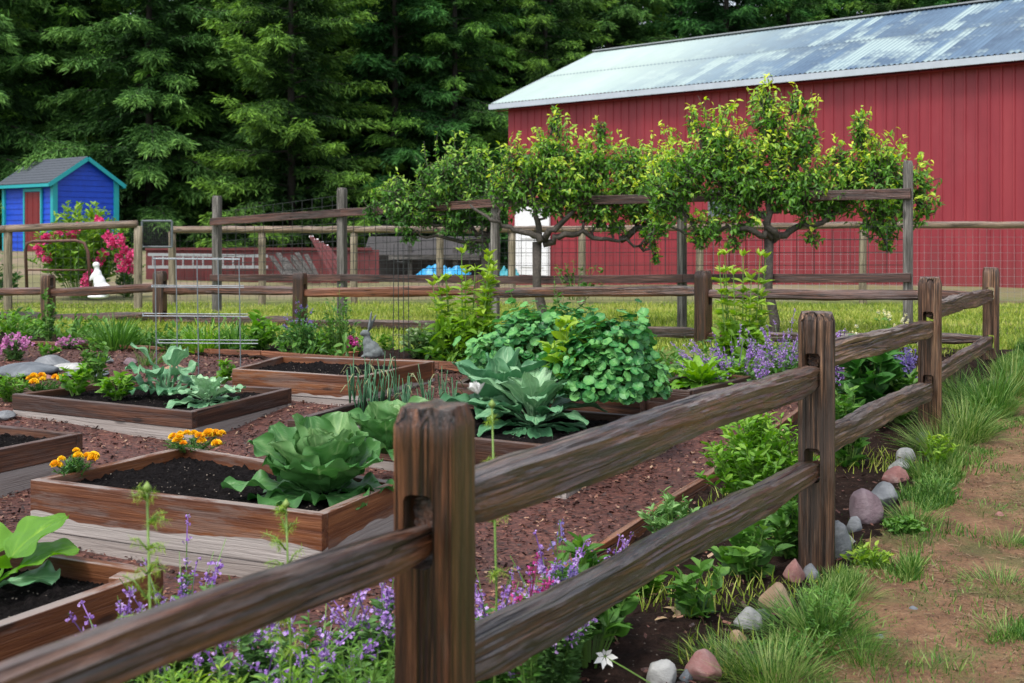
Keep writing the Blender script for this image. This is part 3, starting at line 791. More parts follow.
# ------------------------------------------------------------------ BLUE SHED
C0 = W(54, 251, 33.0); al = R(48)
gu = Vector((math.cos(al), math.sin(al), 0)); gl = Vector((-math.sin(al), math.cos(al), 0))   # gable wall runs gu, long wall runs gl
shed = thing('garden_shed', 'small bright blue shed with turquoise trim and a dark red door under the firs', 'shed', C0)
SW, SL, SH, SR = 1.85, 2.9, 2.08, .62
z0 = C0.z-.1
M['blue'] = plain('blue_paint', (.004, .055, .50), .5, 0, 6, .15)
M['turq'] = plain('turquoise_paint', (.015, .33, .37), .5, 0, 6, .1)
M['reddoor'] = plain('dark_red_paint', (.16, .012, .014), .5, 0, 6, .15)
M['shingle'] = plain('grey_shingle', (.07, .082, .10), .85, 0, 25, .45, .4)
def SP(a, l, z): q = C0+gu*a+gl*l; return Vector((q.x, q.y, z0+z))
def lap_wall(fa_, fb_, nrm, zf, name='wall'):
    mb = MB(); n = 13
    for k in range(n):
        za, zb2 = SH*k/n, SH*(k+1)/n
        a, b = fa_(za)+nrm*.022, fb_(za)+nrm*.022; c, d = fb_(zb2)+nrm*.004, fa_(zb2)+nrm*.004
        e, f = fa_(za)+nrm*.002, fb_(za)+nrm*.002
        mb.add([a, b, c, d, e, f], np.array([[0, 1, 2, 3], [0, 4, 5, 1]]))
    return mb
mb = lap_wall(lambda z: SP(0, 0, z), lambda z: SP(SW, 0, z), -gl, None)
n = 5
for k in range(n):   # gable boards
    q0, q1 = k/n, (k+1)/n
    mb.add([SP(SW/2*q0, 0, SH+SR*q0)-gl*.022, SP(SW-SW/2*q0, 0, SH+SR*q0)-gl*.022, SP(SW-SW/2*q1, 0, SH+SR*q1)-gl*.004, SP(SW/2*q1, 0, SH+SR*q1)-gl*.004], np.array([[0, 1, 2, 3]]))
mb.build('wall', M['blue'], shed)
lap_wall(lambda z: SP(0, SL, z), lambda z: SP(0, 0, z), -gu, None).build('wall', M['blue'], shed)
lap_wall(lambda z: SP(SW, 0, z), lambda z: SP(SW, SL, z), gu, None).build('wall', M['blue'], shed)
mb = lap_wall(lambda z: SP(SW, SL, z), lambda z: SP(0, SL, z), gl, None); mb.add([SP(0, SL, SH), SP(SW, SL, SH), SP(SW/2, SL, SH+SR)], np.array([[0, 1, 2]])); mb.build('wall', M['blue'], shed)
sl = SR/(SW/2); o_ = .22; og = .16
def RP(a, l, dz=0): return SP(a, l, SH+SR-abs(a-SW/2)*sl+dz)
for sgn in (-1, 1):
    e = SW/2+sgn*(SW/2+o_); mb = MB(); rows = 9
    for k in range(rows):
        a0 = SW/2+(e-SW/2)*k/rows; a1 = SW/2+(e-SW/2)*(k+1)/rows
        mb.add([RP(a0, -og, .045), RP(a1, -og, .062), RP(a1, SL+og, .062), RP(a0, SL+og, .045), RP(a1, -og, .04), RP(a1, SL+og, .04)], np.array([[0, 1, 2, 3], [1, 4, 5, 2]]))
    mb.add([RP(SW/2, -og, .0), RP(e, -og, .0), RP(e, SL+og, .0), RP(SW/2, SL+og, .0)], np.array([[3, 2, 1, 0]]))
    mb.build('roof', M['shingle'], shed)
mb = MB()
for sgn in (-1, 1):
    e = SW/2+sgn*(SW/2+o_)
    for l in (-og, SL+og): mb.bar(RP(SW/2, l, -.02), RP(e, l, -.02), .03, .11)
    mb.bar(RP(e, -og, -.02), RP(e, SL+og, -.02), .03, .09)
mb.build('roof_trim', M['turq'], shed)
for a, l in ((0, 0), (SW, 0), (0, SL), (SW, SL)):
    mb = MB(); mb.box(SP(a, l, SH/2), (.14, .14, SH), np.array([gu, gl, (0, 0, 1)]).T); mb.build('corner_trim', M['turq'], shed)
mb = MB(); rt = np.array([gl, gu, (0, 0, 1)]).T
mb.box(SP(-.04, 1.12, .88), (.92, .03, 1.72), rt)
for k in range(3): mb.box(SP(-.058, .8+.32*k, .88), (.02, .012, 1.7), rt)
dr = mb.build('door', M['reddoor'], shed)
mb = MB(); mb.box(SP(-.05, .62, .9), (.08, .05, 1.82), rt); mb.box(SP(-.05, 1.62, .9), (.08, .05, 1.82), rt); mb.box(SP(-.05, 1.12, 1.80), (1.08, .052, .09), rt)
mb.build('door_frame', M['turq'], shed)

# ------------------------------------------------------------------ YARD CLUTTER
lw = thing('low_wall', 'low dark red painted board wall behind the pasture fence', 'wall', W(255, 282, 24.7))
mb = MB(); mr = plain('faded_red_paint', (.12, .022, .024), .7, 0, 4, .3)
k = 0; x = W(146, 0, 24.7).x
while x < W(372, 0, 24.7).x:
    mb.box((x+.1, 24.7, .42), (.193, .03, .68+.02*math.sin(k*3))); x += .2; k += 1
mb.build('boards', mr, lw)
mb = MB(); mb.box((W(259, 0, 24.7).x, 24.68, .78), (4.65, .1, .05)); mb.build('cap_rail', mr, lw)
ld = thing('ladder', 'silver aluminium ladder lying on its side against the low red wall', 'ladder', W(203, 268, 24.4))
a, b = W(148, 254.5, 24.4), W(268, 256, 24.5); a2, b2 = W(148, 267, 24.4), W(268, 267, 24.5)
for p, q in ((a, b), (a2, b2)): mb = MB(); mb.bar(p, q, .03, .06); mb.build('side_rail', M['alu'], ld)
for k in range(12): mb = MB(); t = (k+.5)/12; mb.tube([a.lerp(b, t), a2.lerp(b2, t)], .018, 6); mb.build('rung', M['alu'], ld)
wp = thing('plank_pile', 'heap of weathered grey planks leaning by the low red wall', 'plank pile', W(292, 276, 23.8))
for k in range(8):
    mb = MB(); t = k/7; bx_ = 276+32*t
    mb.bar(W(bx_+9, 276, 23.6+.1*t), W(bx_-5+3*math.sin(k*2), 256+3*math.sin(k*5), 24.2), .09, .03); mb.build('plank', M['scrap'], wp)
rp = thing('plank_stack', 'dark red painted boards leaning slantwise behind the tall trellis post', 'planks', W(330, 276, 23.5))
for k in range(4):
    mb = MB(); mb.bar(W(334+k*5, 277, 23.4), W(311+k*5, 236+k*3, 23.9), .08, .03); o = mb.build('plank', plain('red_plank_paint', (.13,.035,.035), .6), rp)
    mb = MB(); mb.bar(W(311.5+k*5, 237+k*3, 23.88), W(311.0+k*5, 236.2+k*3, 23.9), .082, .031); mb.build('tip', M['white'], o)
ls = thing('animal_shelter', 'long low grey roofed shelter with dark open side behind the pear trees', 'shelter', W(430, 275, 26))
mb = MB(); a, b = W(366, 246, 27), W(500, 246, 27); mb.bar(a, b, 1.2, .03, up=(0, -.35, 1)); mb.build('roof', plain('grey_sheet', (.05, .046, .045), .6), ls)
mb = MB(); mb.box(W(433, 262, 27.8), (3.0, .05, .62)); mb.build('back_wall', plain('dark_shelter_wall', (.05, .045, .045), .9), ls)
for px in (368, 410, 455, 498): mb = MB(); mb.bar(W(px, 276, 26.6), W(px, 246, 26.6), .09, .09, up=(0, 1, 0)); mb.build('post', M['scrap'], ls)
mb = MB(); mb.box(W(434, 257.5, 26.45), (2.0, .04, .10)); mb.build('front_board', M['scrap'], ls)
def crumple(name, label, cat, px, py, d, wx, wy, h, mat, seed):
    c = W(px, py, d); mb = MB(); n = 18; v = []
    for j in range(n):
        for i in range(n):
            a, b = i/(n-1)*2-1, j/(n-1)*2-1; r = max(0, 1-max(abs(a), abs(b))**3)
            v.append((c.x+a*wx/2, c.y+b*wy/2, c.z+r*h*(.55+.9*nz(a*3+seed, b*3))+.02))
    f = [[j*n+i, j*n+i+1, j*n+n+i+1, j*n+n+i] for j in range(n-1) for i in range(n-1)]
    mb.add(v, np.array(f)); return tag(mb.build(name, mat, None, False, origin=c), label, cat)
crumple('tarp', 'crumpled bright blue tarp lying in the yard seen through the trellis wires', 'tarp', 444, 275, 24.5, 1.1, .7, .22, M['tarp'], 1)
crumple('tarp', 'small scrap of teal tarp beside the white barn door', 'tarp', 509, 276, 25.5, .45, .4, .2, plain('teal_tarp', (.02,.25,.30), .4), 5)
ag = thing('tube_gate', 'rust brown arched tube gate frame standing in front of the flowering shrub', 'gate', W(57, 290, 16.6))
mb = MB(); q = [W(27, 292, 16.6), W(25.5, 250, 16.6), W(27, 243.5, 16.6), W(33, 241.5, 16.6), W(76, 240.5, 16.6), W(84, 243, 16.6), W(88, 252, 16.6), W(91, 292, 16.6)]
mb.tube(q, .022, 8); mb.build('frame', M['rust'], ag, True)
mb = MB(); mb.tube([W(26.5, 270, 16.6), W(89, 270, 16.6)], .012, 6); mb.build('cross_bar', M['rust'], ag, True)

def remesh(parts, name, mat, voxel, origin, parent=None, smooth=6):
    mb = MB()
    nu, nv = 16, 10
    for (c, r, rot) in parts:
        v = []; c = np.array(c)
        for j in range(nv+1):
            ph = math.pi*j/nv
            for i in range(nu):
                th = 2*math.pi*i/nu; v.append((math.sin(ph)*math.cos(th)*r[0], math.sin(ph)*math.sin(th)*r[1], math.cos(ph)*r[2]))
        v = np.array(v)
        if rot is not None: v = v @ np.array(rot).T
        f = [[j*nu+i, j*nu+nu+i, j*nu+nu+(i+1) % nu, j*nu+(i+1) % nu] for j in range(nv) for i in range(nu)]
        mb.add(v+c, np.array(f))
    me = bpy.data.meshes.new(name); V = np.concatenate(mb.v); Fs = np.concatenate(mb.f)
    me.from_pydata(V.tolist(), [], Fs.tolist()); me.materials.append(mat)
    o = bpy.data.objects.new(name, me); COL.objects.link(o)
    md = o.modifiers.new('r', 'REMESH'); md.mode = 'VOXEL'; md.voxel_size = voxel; md.use_smooth_shade = True
    ms = o.modifiers.new('s', 'SMOOTH'); ms.iterations = smooth; ms.factor = .5
    dg = bpy.context.evaluated_depsgraph_get(); me2 = bpy.data.meshes.new_from_object(o.evaluated_get(dg))
    o.modifiers.clear(); o.data = me2; bpy.data.meshes.remove(me)
    o.location = origin
    if parent is not None: o.parent = parent; o.location = Vector(origin)-wloc(parent)
    return o
def roty(a): c, s = math.cos(a), math.sin(a); return [[c, 0, s], [0, 1, 0], [-s, 0, c]]
# rabbit statue, about .31 m tall, facing left
rb = W(370, 359, 8.25); rb.z = W(370, 358, 8.25).z
K = 43*8.25/F
pr = [((.03, 0, .17), (.115, .105, .15), roty(-.35)), ((.085, 0, .11), (.115, .12, .11), None), ((-.035, 0, .27), (.075, .075, .12), roty(-.2)),
      ((-.045, 0, .385), (.05, .045, .06), None), ((-.07, 0, .46), (.072, .055, .062), roty(.35)), ((-.125, 0, .445), (.038, .035, .035), None),
      ((.015, .03, .60), (.022, .032, .11), roty(.36)), ((.055, .035, .70), (.018, .024, .12), roty(.42)), ((-.005, -.03, .62), (.022, .032, .12), roty(.16)), ((.012, -.034, .74), (.018, .024, .14), roty(.14)),
      ((-.07, .045, .14), (.032, .03, .13), roty(.05)), ((-.07, -.045, .14), (.032, .03, .13), roty(.05)), ((-.09, .045, .03), (.055, .03, .03), None), ((-.09, -.045, .03), (.055, .03, .03), None),
      ((.05, .09, .06), (.12, .045, .05), None), ((.05, -.09, .06), (.12, .045, .05), None), ((.19, 0, .07), (.042, .042, .042), None)]
s_ = K/.80
pr = [([c[0]*s_*1.15, c[1]*s_, c[2]*s_], [r[0]*s_*1.3, r[1]*s_*1.3, r[2]*s_*1.04], ro) for c, r, ro in pr]
rab = remesh(pr, 'rabbit_statue', M['stone_st'], .006, rb, smooth=3)
tag(rab, 'grey stone rabbit statue sitting upright with long ears at the back of the beds', 'statue')
# white statuette
wb = W(98, 298, 15.2); kk = 36*15.2/F
pr = [((0, 0, .04), (.30, .25, .06), None), ((.12, 0, .22), (.26, .2, .22), None), ((.05, 0, .42), (.17, .14, .25), roty(-.2)), ((-.02, 0, .62), (.13, .11, .2), None), ((-.03, 0, .80), (.07, .07, .12), None), ((-.05, 0, .92), (.1, .09, .09), None), ((-.16, 0, .6), (.05, .05, .16), roty(.5))]
pr = [([q*kk for q in c], [q*kk for q in r], ro) for c, r, ro in pr]
ws = remesh(pr, 'garden_statuette', M['white'], .012, wb, smooth=3)
tag(ws, 'small white statuette on a base standing in front of the flowering shrub', 'statue')

# ------------------------------------------------------------------ RAISED BEDS
def bed(label, q, z, hh, mat_u, mat_l, split=.5, soil_drop=.035, blocks=False):
    """q: four top outer corners (px,py): front-left, front-right, back-right, back-left"""
    c = [G(px, py, z) for px, py in q]
    cen = sum(c, Vector())/4
    t = thing('raised_bed', label, 'raised bed', Vector((cen.x, cen.y, zg(cen.x, cen.y))))
    th = .04
    ccw = [p.copy() for p in c]
    ins = [p+(cen-p).normalized()*0 for p in c]
    for k in range(4):
        a, b = ccw[k], ccw[(k+1) % 4]
        d = (b-a).normalized(); inn = Vector((-d.y, d.x, 0))
        if inn.dot(cen-a) < 0: inn = -inn
        sh = th if k % 2 else 0
        a2 = a+inn*th/2+d*(sh+.001); b2 = b+inn*th/2-d*(sh+.001)
        board('side_board', a2, b2, hh*split, th, mat_u, t, .002, .003)
        a3 = a2+inn*.004; b3 = b2+inn*.004; a3.z -= hh*split+.002; b3.z -= hh*split+.002
        board('base_board', a3, b3, hh*(1-split)+.12, th, mat_l, t, .002, .003)
    if blocks:
        for k in range(4):
            p = ccw[k]+(cen-ccw[k]).normalized()*.10; mb = MB(); dd = (ccw[1]-ccw[0]).normalized()
            mb.box((p.x, p.y, z-.09), (.075, .075, .16), np.array([dd, (-dd.y, dd.x, 0), (0, 0, 1)]).T); mb.build('corner_block', mat_u, t, bevel=.003)
    # soil
    n = 110; mb = MB(); v = []
    ic = [p+(cen-p)*.05 for p in c]
    for j in range(n):
        for i in range(n):
            a, b = i/(n-1), j/(n-1)
            p = ic[0].lerp(ic[1], a).lerp(ic[3].lerp(ic[2], a), b)
            v.append((p.x, p.y, z-soil_drop-.012+.014*nz(p.x*9, p.y*9)+.022*abs(nz(p.x*26, p.y*26, 2))+.018*abs(nz(p.x*55, p.y*55, 2))))
    f = [[j*n+i, j*n+i+1, j*n+n+i+1, j*n+n+i] for j in range(n-1) for i in range(n-1)]
    mb.add(v, np.array(f)); so = mb.build('soil', M['soil'], t, origin=cen)
    # crumbs of soil lie in the same part
    return t, c, z-soil_drop
BA = bed('raised bed of orange brown boards holding the big cabbage and two marigolds', [(30, 480), (322, 515), (400, 482), (184, 446)], .26, .30, M['bed'], M['bedgrey'], .62)
BB = bed('raised bed with dark top boards and grey base holding peppers and squash', [(12, 394), (192, 412), (292, 388), (120, 380)], .28, .19, M['bed_dark'], M['bedgrey'], .45)
BC = bed('empty raised bed of black soil in front of the rabbit statue', [(232, 369), (360, 377), (435, 361), (280, 356)], .355, .22, M['bed'], M['bedgrey'], .62)
BD = bed('raised bed cut off by the left edge of the picture, beside the mulch', [(-120, 446), (-10, 451.5), (83, 433), (-40, 421)], .26, .2, M['bed_dark'], M['bedgrey'], .5)
BE = bed('nearest raised bed at the bottom left corner with corner block and broad squash leaf', [(-420, 610), (-40, 640), (164, 569), (-70, 533)], .24, .24, M['bed'], M['bedgrey'], .6, .05, True)
BF = bed('raised bed holding onions and blue green collards behind the near fence post', [(287, 420), (566, 448), (650, 416), (385, 394)], .27, .24, M['bed_dark'], M['bedgrey'], .6)
BH = bed('raised bed overflowing with nasturtiums', [(454, 383), (640, 399), (660, 375), (500, 362)], .33, .22, M['bed_dark'], M['bedgrey'], .55)
BI = bed('small dark raised bed holding leafy greens near the corner of the fence', [(638, 388), (690, 391), (752, 376), (692, 371)], .35, .22, M['bed_dark'], M['bedgrey'], .55)

# edging boards
ed = thing('garden_edging', 'long orange brown edging board along the back border of the garden', 'edging', GP(240, 360))
q = [(32, 341, .31), (150, 346, .31), (262, 351, .31), (372, 358, .31), (440, 361, .31), (500, 365, .31)]
for i in range(5):
    a, b = G(*q[i]), G(*q[i+1]); board('board', a+(b-a)*.004, b-(b-a)*.004, .13, .035, M['edging'], ed, .003)
a, b = G(32, 341, .31), GP(0, 352); 
ed2 = thing('garden_edging', 'thin reddish edging board between the mulch and the dark soil beside the near fence', 'edging', (edge_x(4), 4, 0))
for y0, y1 in ((2.6, 3.9), (3.9, 5.3), (5.3, 6.8), (6.8, 8.4)):
    board('board', (edge_x(y0), y0, zg(0, y0)+.065), (edge_x(y1-.01), y1-.01, zg(0, y1)+.06), .11, .03, M['edging'], ed2, .006)

# ------------------------------------------------------------------ STONES
def stonemat(name, cols, band=6):
    m, nt, b, out = new_mat(name)
    v = texc(nt, (1, 1, 1.6)); n = noi(nt, v, band, 6, .65, 1.2); n2 = noi(nt, v, 60, 4, .7)
    c = ramp(nt, n, [(.3, cols[0]), (.5, cols[1]), (.68, cols[2])])
    c = mixc(nt, mth(nt, 'MULTIPLY', n2, .5), c, cols[0], 'MIX')
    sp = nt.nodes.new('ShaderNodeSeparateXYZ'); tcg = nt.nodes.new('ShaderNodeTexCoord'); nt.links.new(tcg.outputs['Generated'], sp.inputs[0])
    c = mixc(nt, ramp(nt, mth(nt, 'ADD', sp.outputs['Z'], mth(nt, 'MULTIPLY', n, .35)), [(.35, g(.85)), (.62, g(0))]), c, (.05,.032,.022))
    nt.links.new(c, b.inputs['Base Color']); b.inputs['Roughness'].default_value = .7; bump(nt, b, n2, .7, .008); return m
SM = {'white': stonemat('pale_stone', [(.26,.26,.25), (.42,.42,.40), (.6,.6,.58)]), 'pink': stonemat('pink_stone', [(.22,.09,.08), (.36,.17,.15), (.46,.33,.3)]),
      'tan': stonemat('tan_stone', [(.28,.16,.09), (.42,.28,.17), (.5,.38,.26)]), 'grey': stonemat('grey_stone', [(.11,.12,.13), (.2,.21,.22), (.32,.33,.34)]),
      'purple': stonemat('purple_stone', [(.12,.08,.09), (.22,.15,.17), (.32,.25,.27)]), 'slate': stonemat('slate_stone', [(.07,.08,.09), (.14,.16,.18), (.24,.26,.28)], 3)}
def stone(name, label, px, by, wpx, hpx, col, seed, flat=1.0, cat='stone', tilt=0):
    p = GP(px, by); s = p.y/F; a, c = wpx*s/2*1.12, hpx*s/2*1.15; b = a*.8
    import bmesh
    bm = bmesh.new(); bmesh.ops.create_icosphere(bm, subdivisions=4, radius=1)
    pl = [Vector((math.sin(seed*k*1.7+k), math.cos(seed*k*2.3+k*2), math.sin(k*3.1+seed))).normalized() for k in range(13)]
    for v in bm.verts:
        d = v.co.normalized(); r = 1+.16*noise.noise(d*1.3+Vector((seed, 0, 0)))+.05*noise.noise(d*4+Vector((seed, 0, 0)))+.012*noise.noise(d*14+Vector((seed, 0, 0)))
        q = d*r
        for k in pl:
            e = q.dot(k)-.74
            if e > 0: q -= k*e*.9
        v.co = Vector((q.x*a, q.y*b, q.z*c*flat))
    me = bpy.data.meshes.new(name); bm.to_mesh(me); bm.free()
    for f in me.polygons: f.use_smooth = True
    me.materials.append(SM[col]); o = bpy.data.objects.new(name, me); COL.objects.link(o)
    o.location = p+Vector((0, 0, c*flat*.58)); o.rotation_euler = (0, tilt, seed)
    return tag(o, label, cat, 'stones edging the border')
ST = [(662, 686, 36, 28, 'white', 'smooth pale grey stone at the very bottom of the fence border'), (703, 682, 40, 38, 'pink', 'red pink stone at the bottom of the border beside the pale one'),
      (747, 634, 26, 30, 'white', 'whitish stone half hidden in grass'), (738, 646, 20, 18, 'tan', 'small cream stone sunk in the grass below the whitish one'), (776, 612, 32, 32, 'tan', 'rounded tan brown stone in the border row'), (794, 584, 24, 28, 'pink', 'pink striped stone at the foot of the second fence post'),
      (811, 583, 16, 22, 'grey', 'small blue grey stone right against the second fence post'), (841, 563, 26, 48, 'grey', 'tall dark grey stone with pale flecks standing by the second post'), (854, 534, 16, 22, 'grey', 'little grey stone between the tall grey and the purple stone'),
      (865, 524, 36, 38, 'purple', 'large purple stone in the border row'), (884, 506, 30, 27, 'grey', 'smooth mid grey stone right of the purple one'), (896, 486, 24, 22, 'pink', 'pale pink and white stone beyond the grey one'),
      (899, 473, 22, 16, 'white', 'flat whitish stone behind the pink and white one'), (906, 463, 18, 18, 'white', 'pale stone farther up the border row'), (922, 445, 16, 14, 'grey', 'farthest small grey stone near the third fence post'), (933, 425, 10, 14, 'white', 'white stone in the long grass by the third fence post'),
      (826, 571, 14, 16, 'purple', 'small purple stone squeezed behind the blue grey one at the post foot'), (850, 548, 14, 14, 'white', 'small whitish stone between the tall dark stone and the little grey one'), (762, 622, 14, 14, 'grey', 'small grey stone between the whitish and the tan stone'), (686, 684, 16, 16, 'slate', 'dark little stone between the two bottom stones'), (876, 514, 13, 13, 'tan', 'small tan stone tucked beside the large purple one')]
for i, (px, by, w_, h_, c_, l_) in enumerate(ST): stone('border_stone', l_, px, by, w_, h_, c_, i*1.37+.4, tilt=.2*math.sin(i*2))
SL = [(25, 376, 75, 17, 'slate', 'long dark slate slab at the left of the rock group'), (50, 369, 40, 15, 'grey', 'angular grey rock topping the slate slab'), (70, 371, 34, 9, 'white', 'flat pale rock behind the marigold bed'), (88, 377, 48, 10, 'slate', 'flat bluish slate piece beside the pale rock'),
      (104, 364, 20, 9, 'grey', 'small grey rock at the back of the rock group'), (40, 381, 22, 8, 'pink', 'low pinkish rock at the foot of the slabs'), (6, 420, 22, 12, 'grey', 'grey rock at the left edge below the fern'), (172, 372, 22, 8, 'tan', 'small tan rock behind the squash plant'), (130, 366, 16, 9, 'purple', 'small reddish rock near the wire rack')]
for i, (px, by, w_, h_, c_, l_) in enumerate(SL):
    o = stone('flat_rock', l_, px, by, w_, h_, c_, i*2.1+5); o['group'] = 'flat rocks at the left of the beds'; o['category'] = 'rock'
for i, (px, by) in enumerate([(913, 612), (1000, 518), (880, 640)]):
    o = stone('pebble', ['small dark pebble on the bare dirt path', 'reddish pebble in the grass right of the path', 'lone small pebble low on the path edge'][i], px, by, 10, 7, ['slate', 'pink', 'grey'][i], 9+i); o['group'] = 'loose pebbles on the path'; o['category'] = 'pebble'


# ================================================================== VEGETATION
def vn(a): return a/(np.linalg.norm(a, axis=-1, keepdims=True)+1e-9)
# ---- conifers
def conifer_mesh(seed, H, RB, dens=1.0, droop=.45, mat=None, lo=.2, sz_=.20, step=.115):
    rs = np.random.default_rng(seed); cr = MB(); tk = MB(); lim = MB()
    tk.tube([(0, 0, -1.5), (0, 0, 0), (.05*rs.normal(), 0, H*.5), (0, 0, H)], [.2, .16, .09, .02], 8)
    z = lo; az = rs.uniform(0, 6.28)
    P = []; D = []; U = []; S = []; T = []
    while z < H-.2:
        rel = z/H
        L = RB*(1-rel)**.62*(.75+.4*rs.random())*(1 if rel > .06 else .8)
        L *= .82+.36*math.sin(az*2+seed)**2
        el = R(22-14*(1-rel))+rs.normal()*.1
        n = max(6, int(L/.11)); ss = np.linspace(0, 1, n)
        ca, sa = math.cos(az), math.sin(az)
        rr = L*ss; zz = z+math.sin(el)*rr-droop*L*ss**1.8*.55+.12*L*np.clip(ss-.75, 0, 1)
        zz += .06*np.sin(ss*9+az)
        pts = np.stack([ca*rr, sa*rr, zz], 1)
        if z < H*.8: lim.tube(pts[::3], np.linspace(.045, .008, len(pts[::3]))*(1-rel*.5), 4)
        side = np.array([-sa, ca, 0])
        fwd = vn(np.gradient(pts, axis=0))
        for k in range(1, n):
            s_ = ss[k]
            if s_ < .05 and rel < .7: continue
            for sg_ in (-1, 1):
                tl = (.16+.42*(1-s_)*L*.42+.10)*(.6+.7*rs.random())
                if rs.random() > dens: continue
                m = max(2, int(tl/.085))
                dd = vn(fwd[k]*.75+sg_*side*(.75+.3*rs.normal())+np.array([0, 0, -.12+.16*rs.normal()]))
                q = np.linspace(.1, 1, m)[:, None]
                pp = pts[k]+dd*q*tl+np.array([0, 0, -1])*(q**2)*tl*(.22+.15*rs.random())
                for s2 in (-1.2, -.6, 0, .6, 1.2):
                    d2 = vn(dd+s2*.75*np.cross(dd, [0, 0, 1])+rs.normal(size=(m, 3))*.4+np.array([0, 0, -.42]))
                    P.append(pp+rs.normal(size=(m, 3))*.05); D.append(d2); U.append(vn(np.array([0, 0, .5])+rs.normal(size=(m, 3))*.8))
                    S.append(sz_*(.6+.7*rs.random(m)))
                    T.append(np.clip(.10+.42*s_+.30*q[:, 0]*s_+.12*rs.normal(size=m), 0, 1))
        z += step*(.6+.8*rs.random())*(1+.8*rel); az += 2.4+rs.normal()*.35
    P, D, U, S, T = map(np.concatenate, (P, D, U, S, T))
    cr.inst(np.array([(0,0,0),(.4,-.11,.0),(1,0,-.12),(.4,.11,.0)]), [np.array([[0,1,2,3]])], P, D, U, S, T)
    return tk, lim, cr
def make_conifer(label, mat, **k):
    t = thing('conifer_tree', label, 'tree', (0, 0, 0))
    tk, lim, cr = conifer_mesh(**k)
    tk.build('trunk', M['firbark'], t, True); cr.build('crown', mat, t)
    lim.build('limbs', M['firbark'], t)
    return t
protos = [make_conifer('x', M['fir_b'], seed=3, H=14, RB=4.3, dens=.95, droop=.5),
          make_conifer('x', M['fir_d'], seed=9, H=14, RB=4.0, dens=.9, droop=.35),
          make_conifer('x', M['fir_c'], seed=14, H=16, RB=4.0, dens=.8, droop=.5, lo=1.0, sz_=.25, step=.16),
          make_conifer('x', M['fir_a'], seed=21, H=15, RB=3.8, dens=.9, droop=.55),
          make_conifer('x', M['fir_c'], seed=33, H=18, RB=4.4, dens=.8, droop=.4, lo=1.6, sz_=.28, step=.18)]
used = [False]*5
def conifer(k, px, d, s, rz, label, group=None):
    x = (px-CX)/F*d; loc = (x, d, zg(x, d)-.1)
    if not used[k]:
        used[k] = True; o = protos[k]; o.location = loc; o.rotation_euler = (0, 0, rz); o.scale = (s, s, s); o['label'] = label
        if group: o['group'] = group
    else: o = dup(protos[k], loc, rz, s, label, group)
    return o
GF = 'conifers along the edge of the wood'
for (k, px, d, s, rz, lb) in [
    (0, -20, 38.5, 1.12, 0, 'blue green fir at the left edge of the picture behind the blue shed'),
    (0, 150, 38.5, 1.08, 2.1, 'big blue green fir with layered boughs just right of the blue shed'),
    (3, 68, 42, 1.15, 1.0, 'tall dark green fir rising directly above the blue shed roof'),
    (1, 292, 37.5, 1.0, .4, 'bright yellow green conifer with pointed bough tips left of the tall trellis post'),
    (3, 215, 42, 1.2, 3.3, 'tall fir standing between the blue green fir and the bright conifer'),
    (2, 395, 40, 1.0, 1.7, 'dark conifer just above the tall middle trellis post'),
    (3, 455, 41, 1.0, 4.2, 'dim green conifer above the leftmost pear tree'),
    (4, 350, 44, 1.0, .6, 'dark conifer with bare lower trunk behind the bright conifer'),
    (1, 545, 45, 1.0, 3.9, 'mid green conifer at the left gable end of the barn'),
    (2, 505, 46, 1.1, 5.0, 'dark conifer close against the left end of the barn'),
    (4, 120, 46, 1.1, 5.5, 'dark conifer filling the gap behind the blue shed'),
    (1, 385, 43, 1.1, 2.2, 'yellow green conifer behind the middle trellis post'), (0, 245, 40.5, .95, 4.4, 'blue green conifer low between the two brightest conifers'), (3, 470, 47, 1.15, .9, 'fresh green conifer just left of the barn roof tip'), (0, 610, 50, 1.2, 2.9, 'blue green conifer over the left end of the barn ridge'), (1, 20, 43, 1.2, 3.0, 'yellow green conifer high above the left edge of the shed')]:
    conifer(k, px, d, s, rz, lb, GF)
G2 = 'deep row of dark conifers'
for i in range(14):
    conifer([2, 3, 1][i % 3], -60+i*86+12*math.sin(i*3), 51+2.2*math.sin(i*1.9), 1.12+.1*math.sin(i*5), i*1.3, 'dark conifer in the second row of the wood, behind the front trees and barn roof', G2)
G3 = 'far row of dark conifers'
for i in range(34):
    conifer([4, 2][i % 2], -60+i*35+9*math.sin(i*4), 60+3*math.sin(i*2.9), 1.25+.12*math.sin(i*7), i*2.3, 'nearly black conifer at the back of the wood', G3)
# low dark brush on the forest floor
mb = MB(); n = 26000
P = np.stack([rng.uniform(-24, 8, n), rng.uniform(38, 58, n), np.zeros(n)], 1); P[:, 2] = [zg(a, b) for a, b in P[:, :2]]
P[:, 2] += rng.random(n)**2*1.5*(.5+.5*np.sin(P[:, 0]*1.3+P[:, 1]))
mb.inst(*SIMPLE, P, rdir(n, .3), rdir(n, 1), rng.uniform(.12, .34, n), rng.random(n)*.6)
tag(mb.build('undergrowth', M['fir_c']), kind='stuff', label='dark undergrowth beneath the conifers')

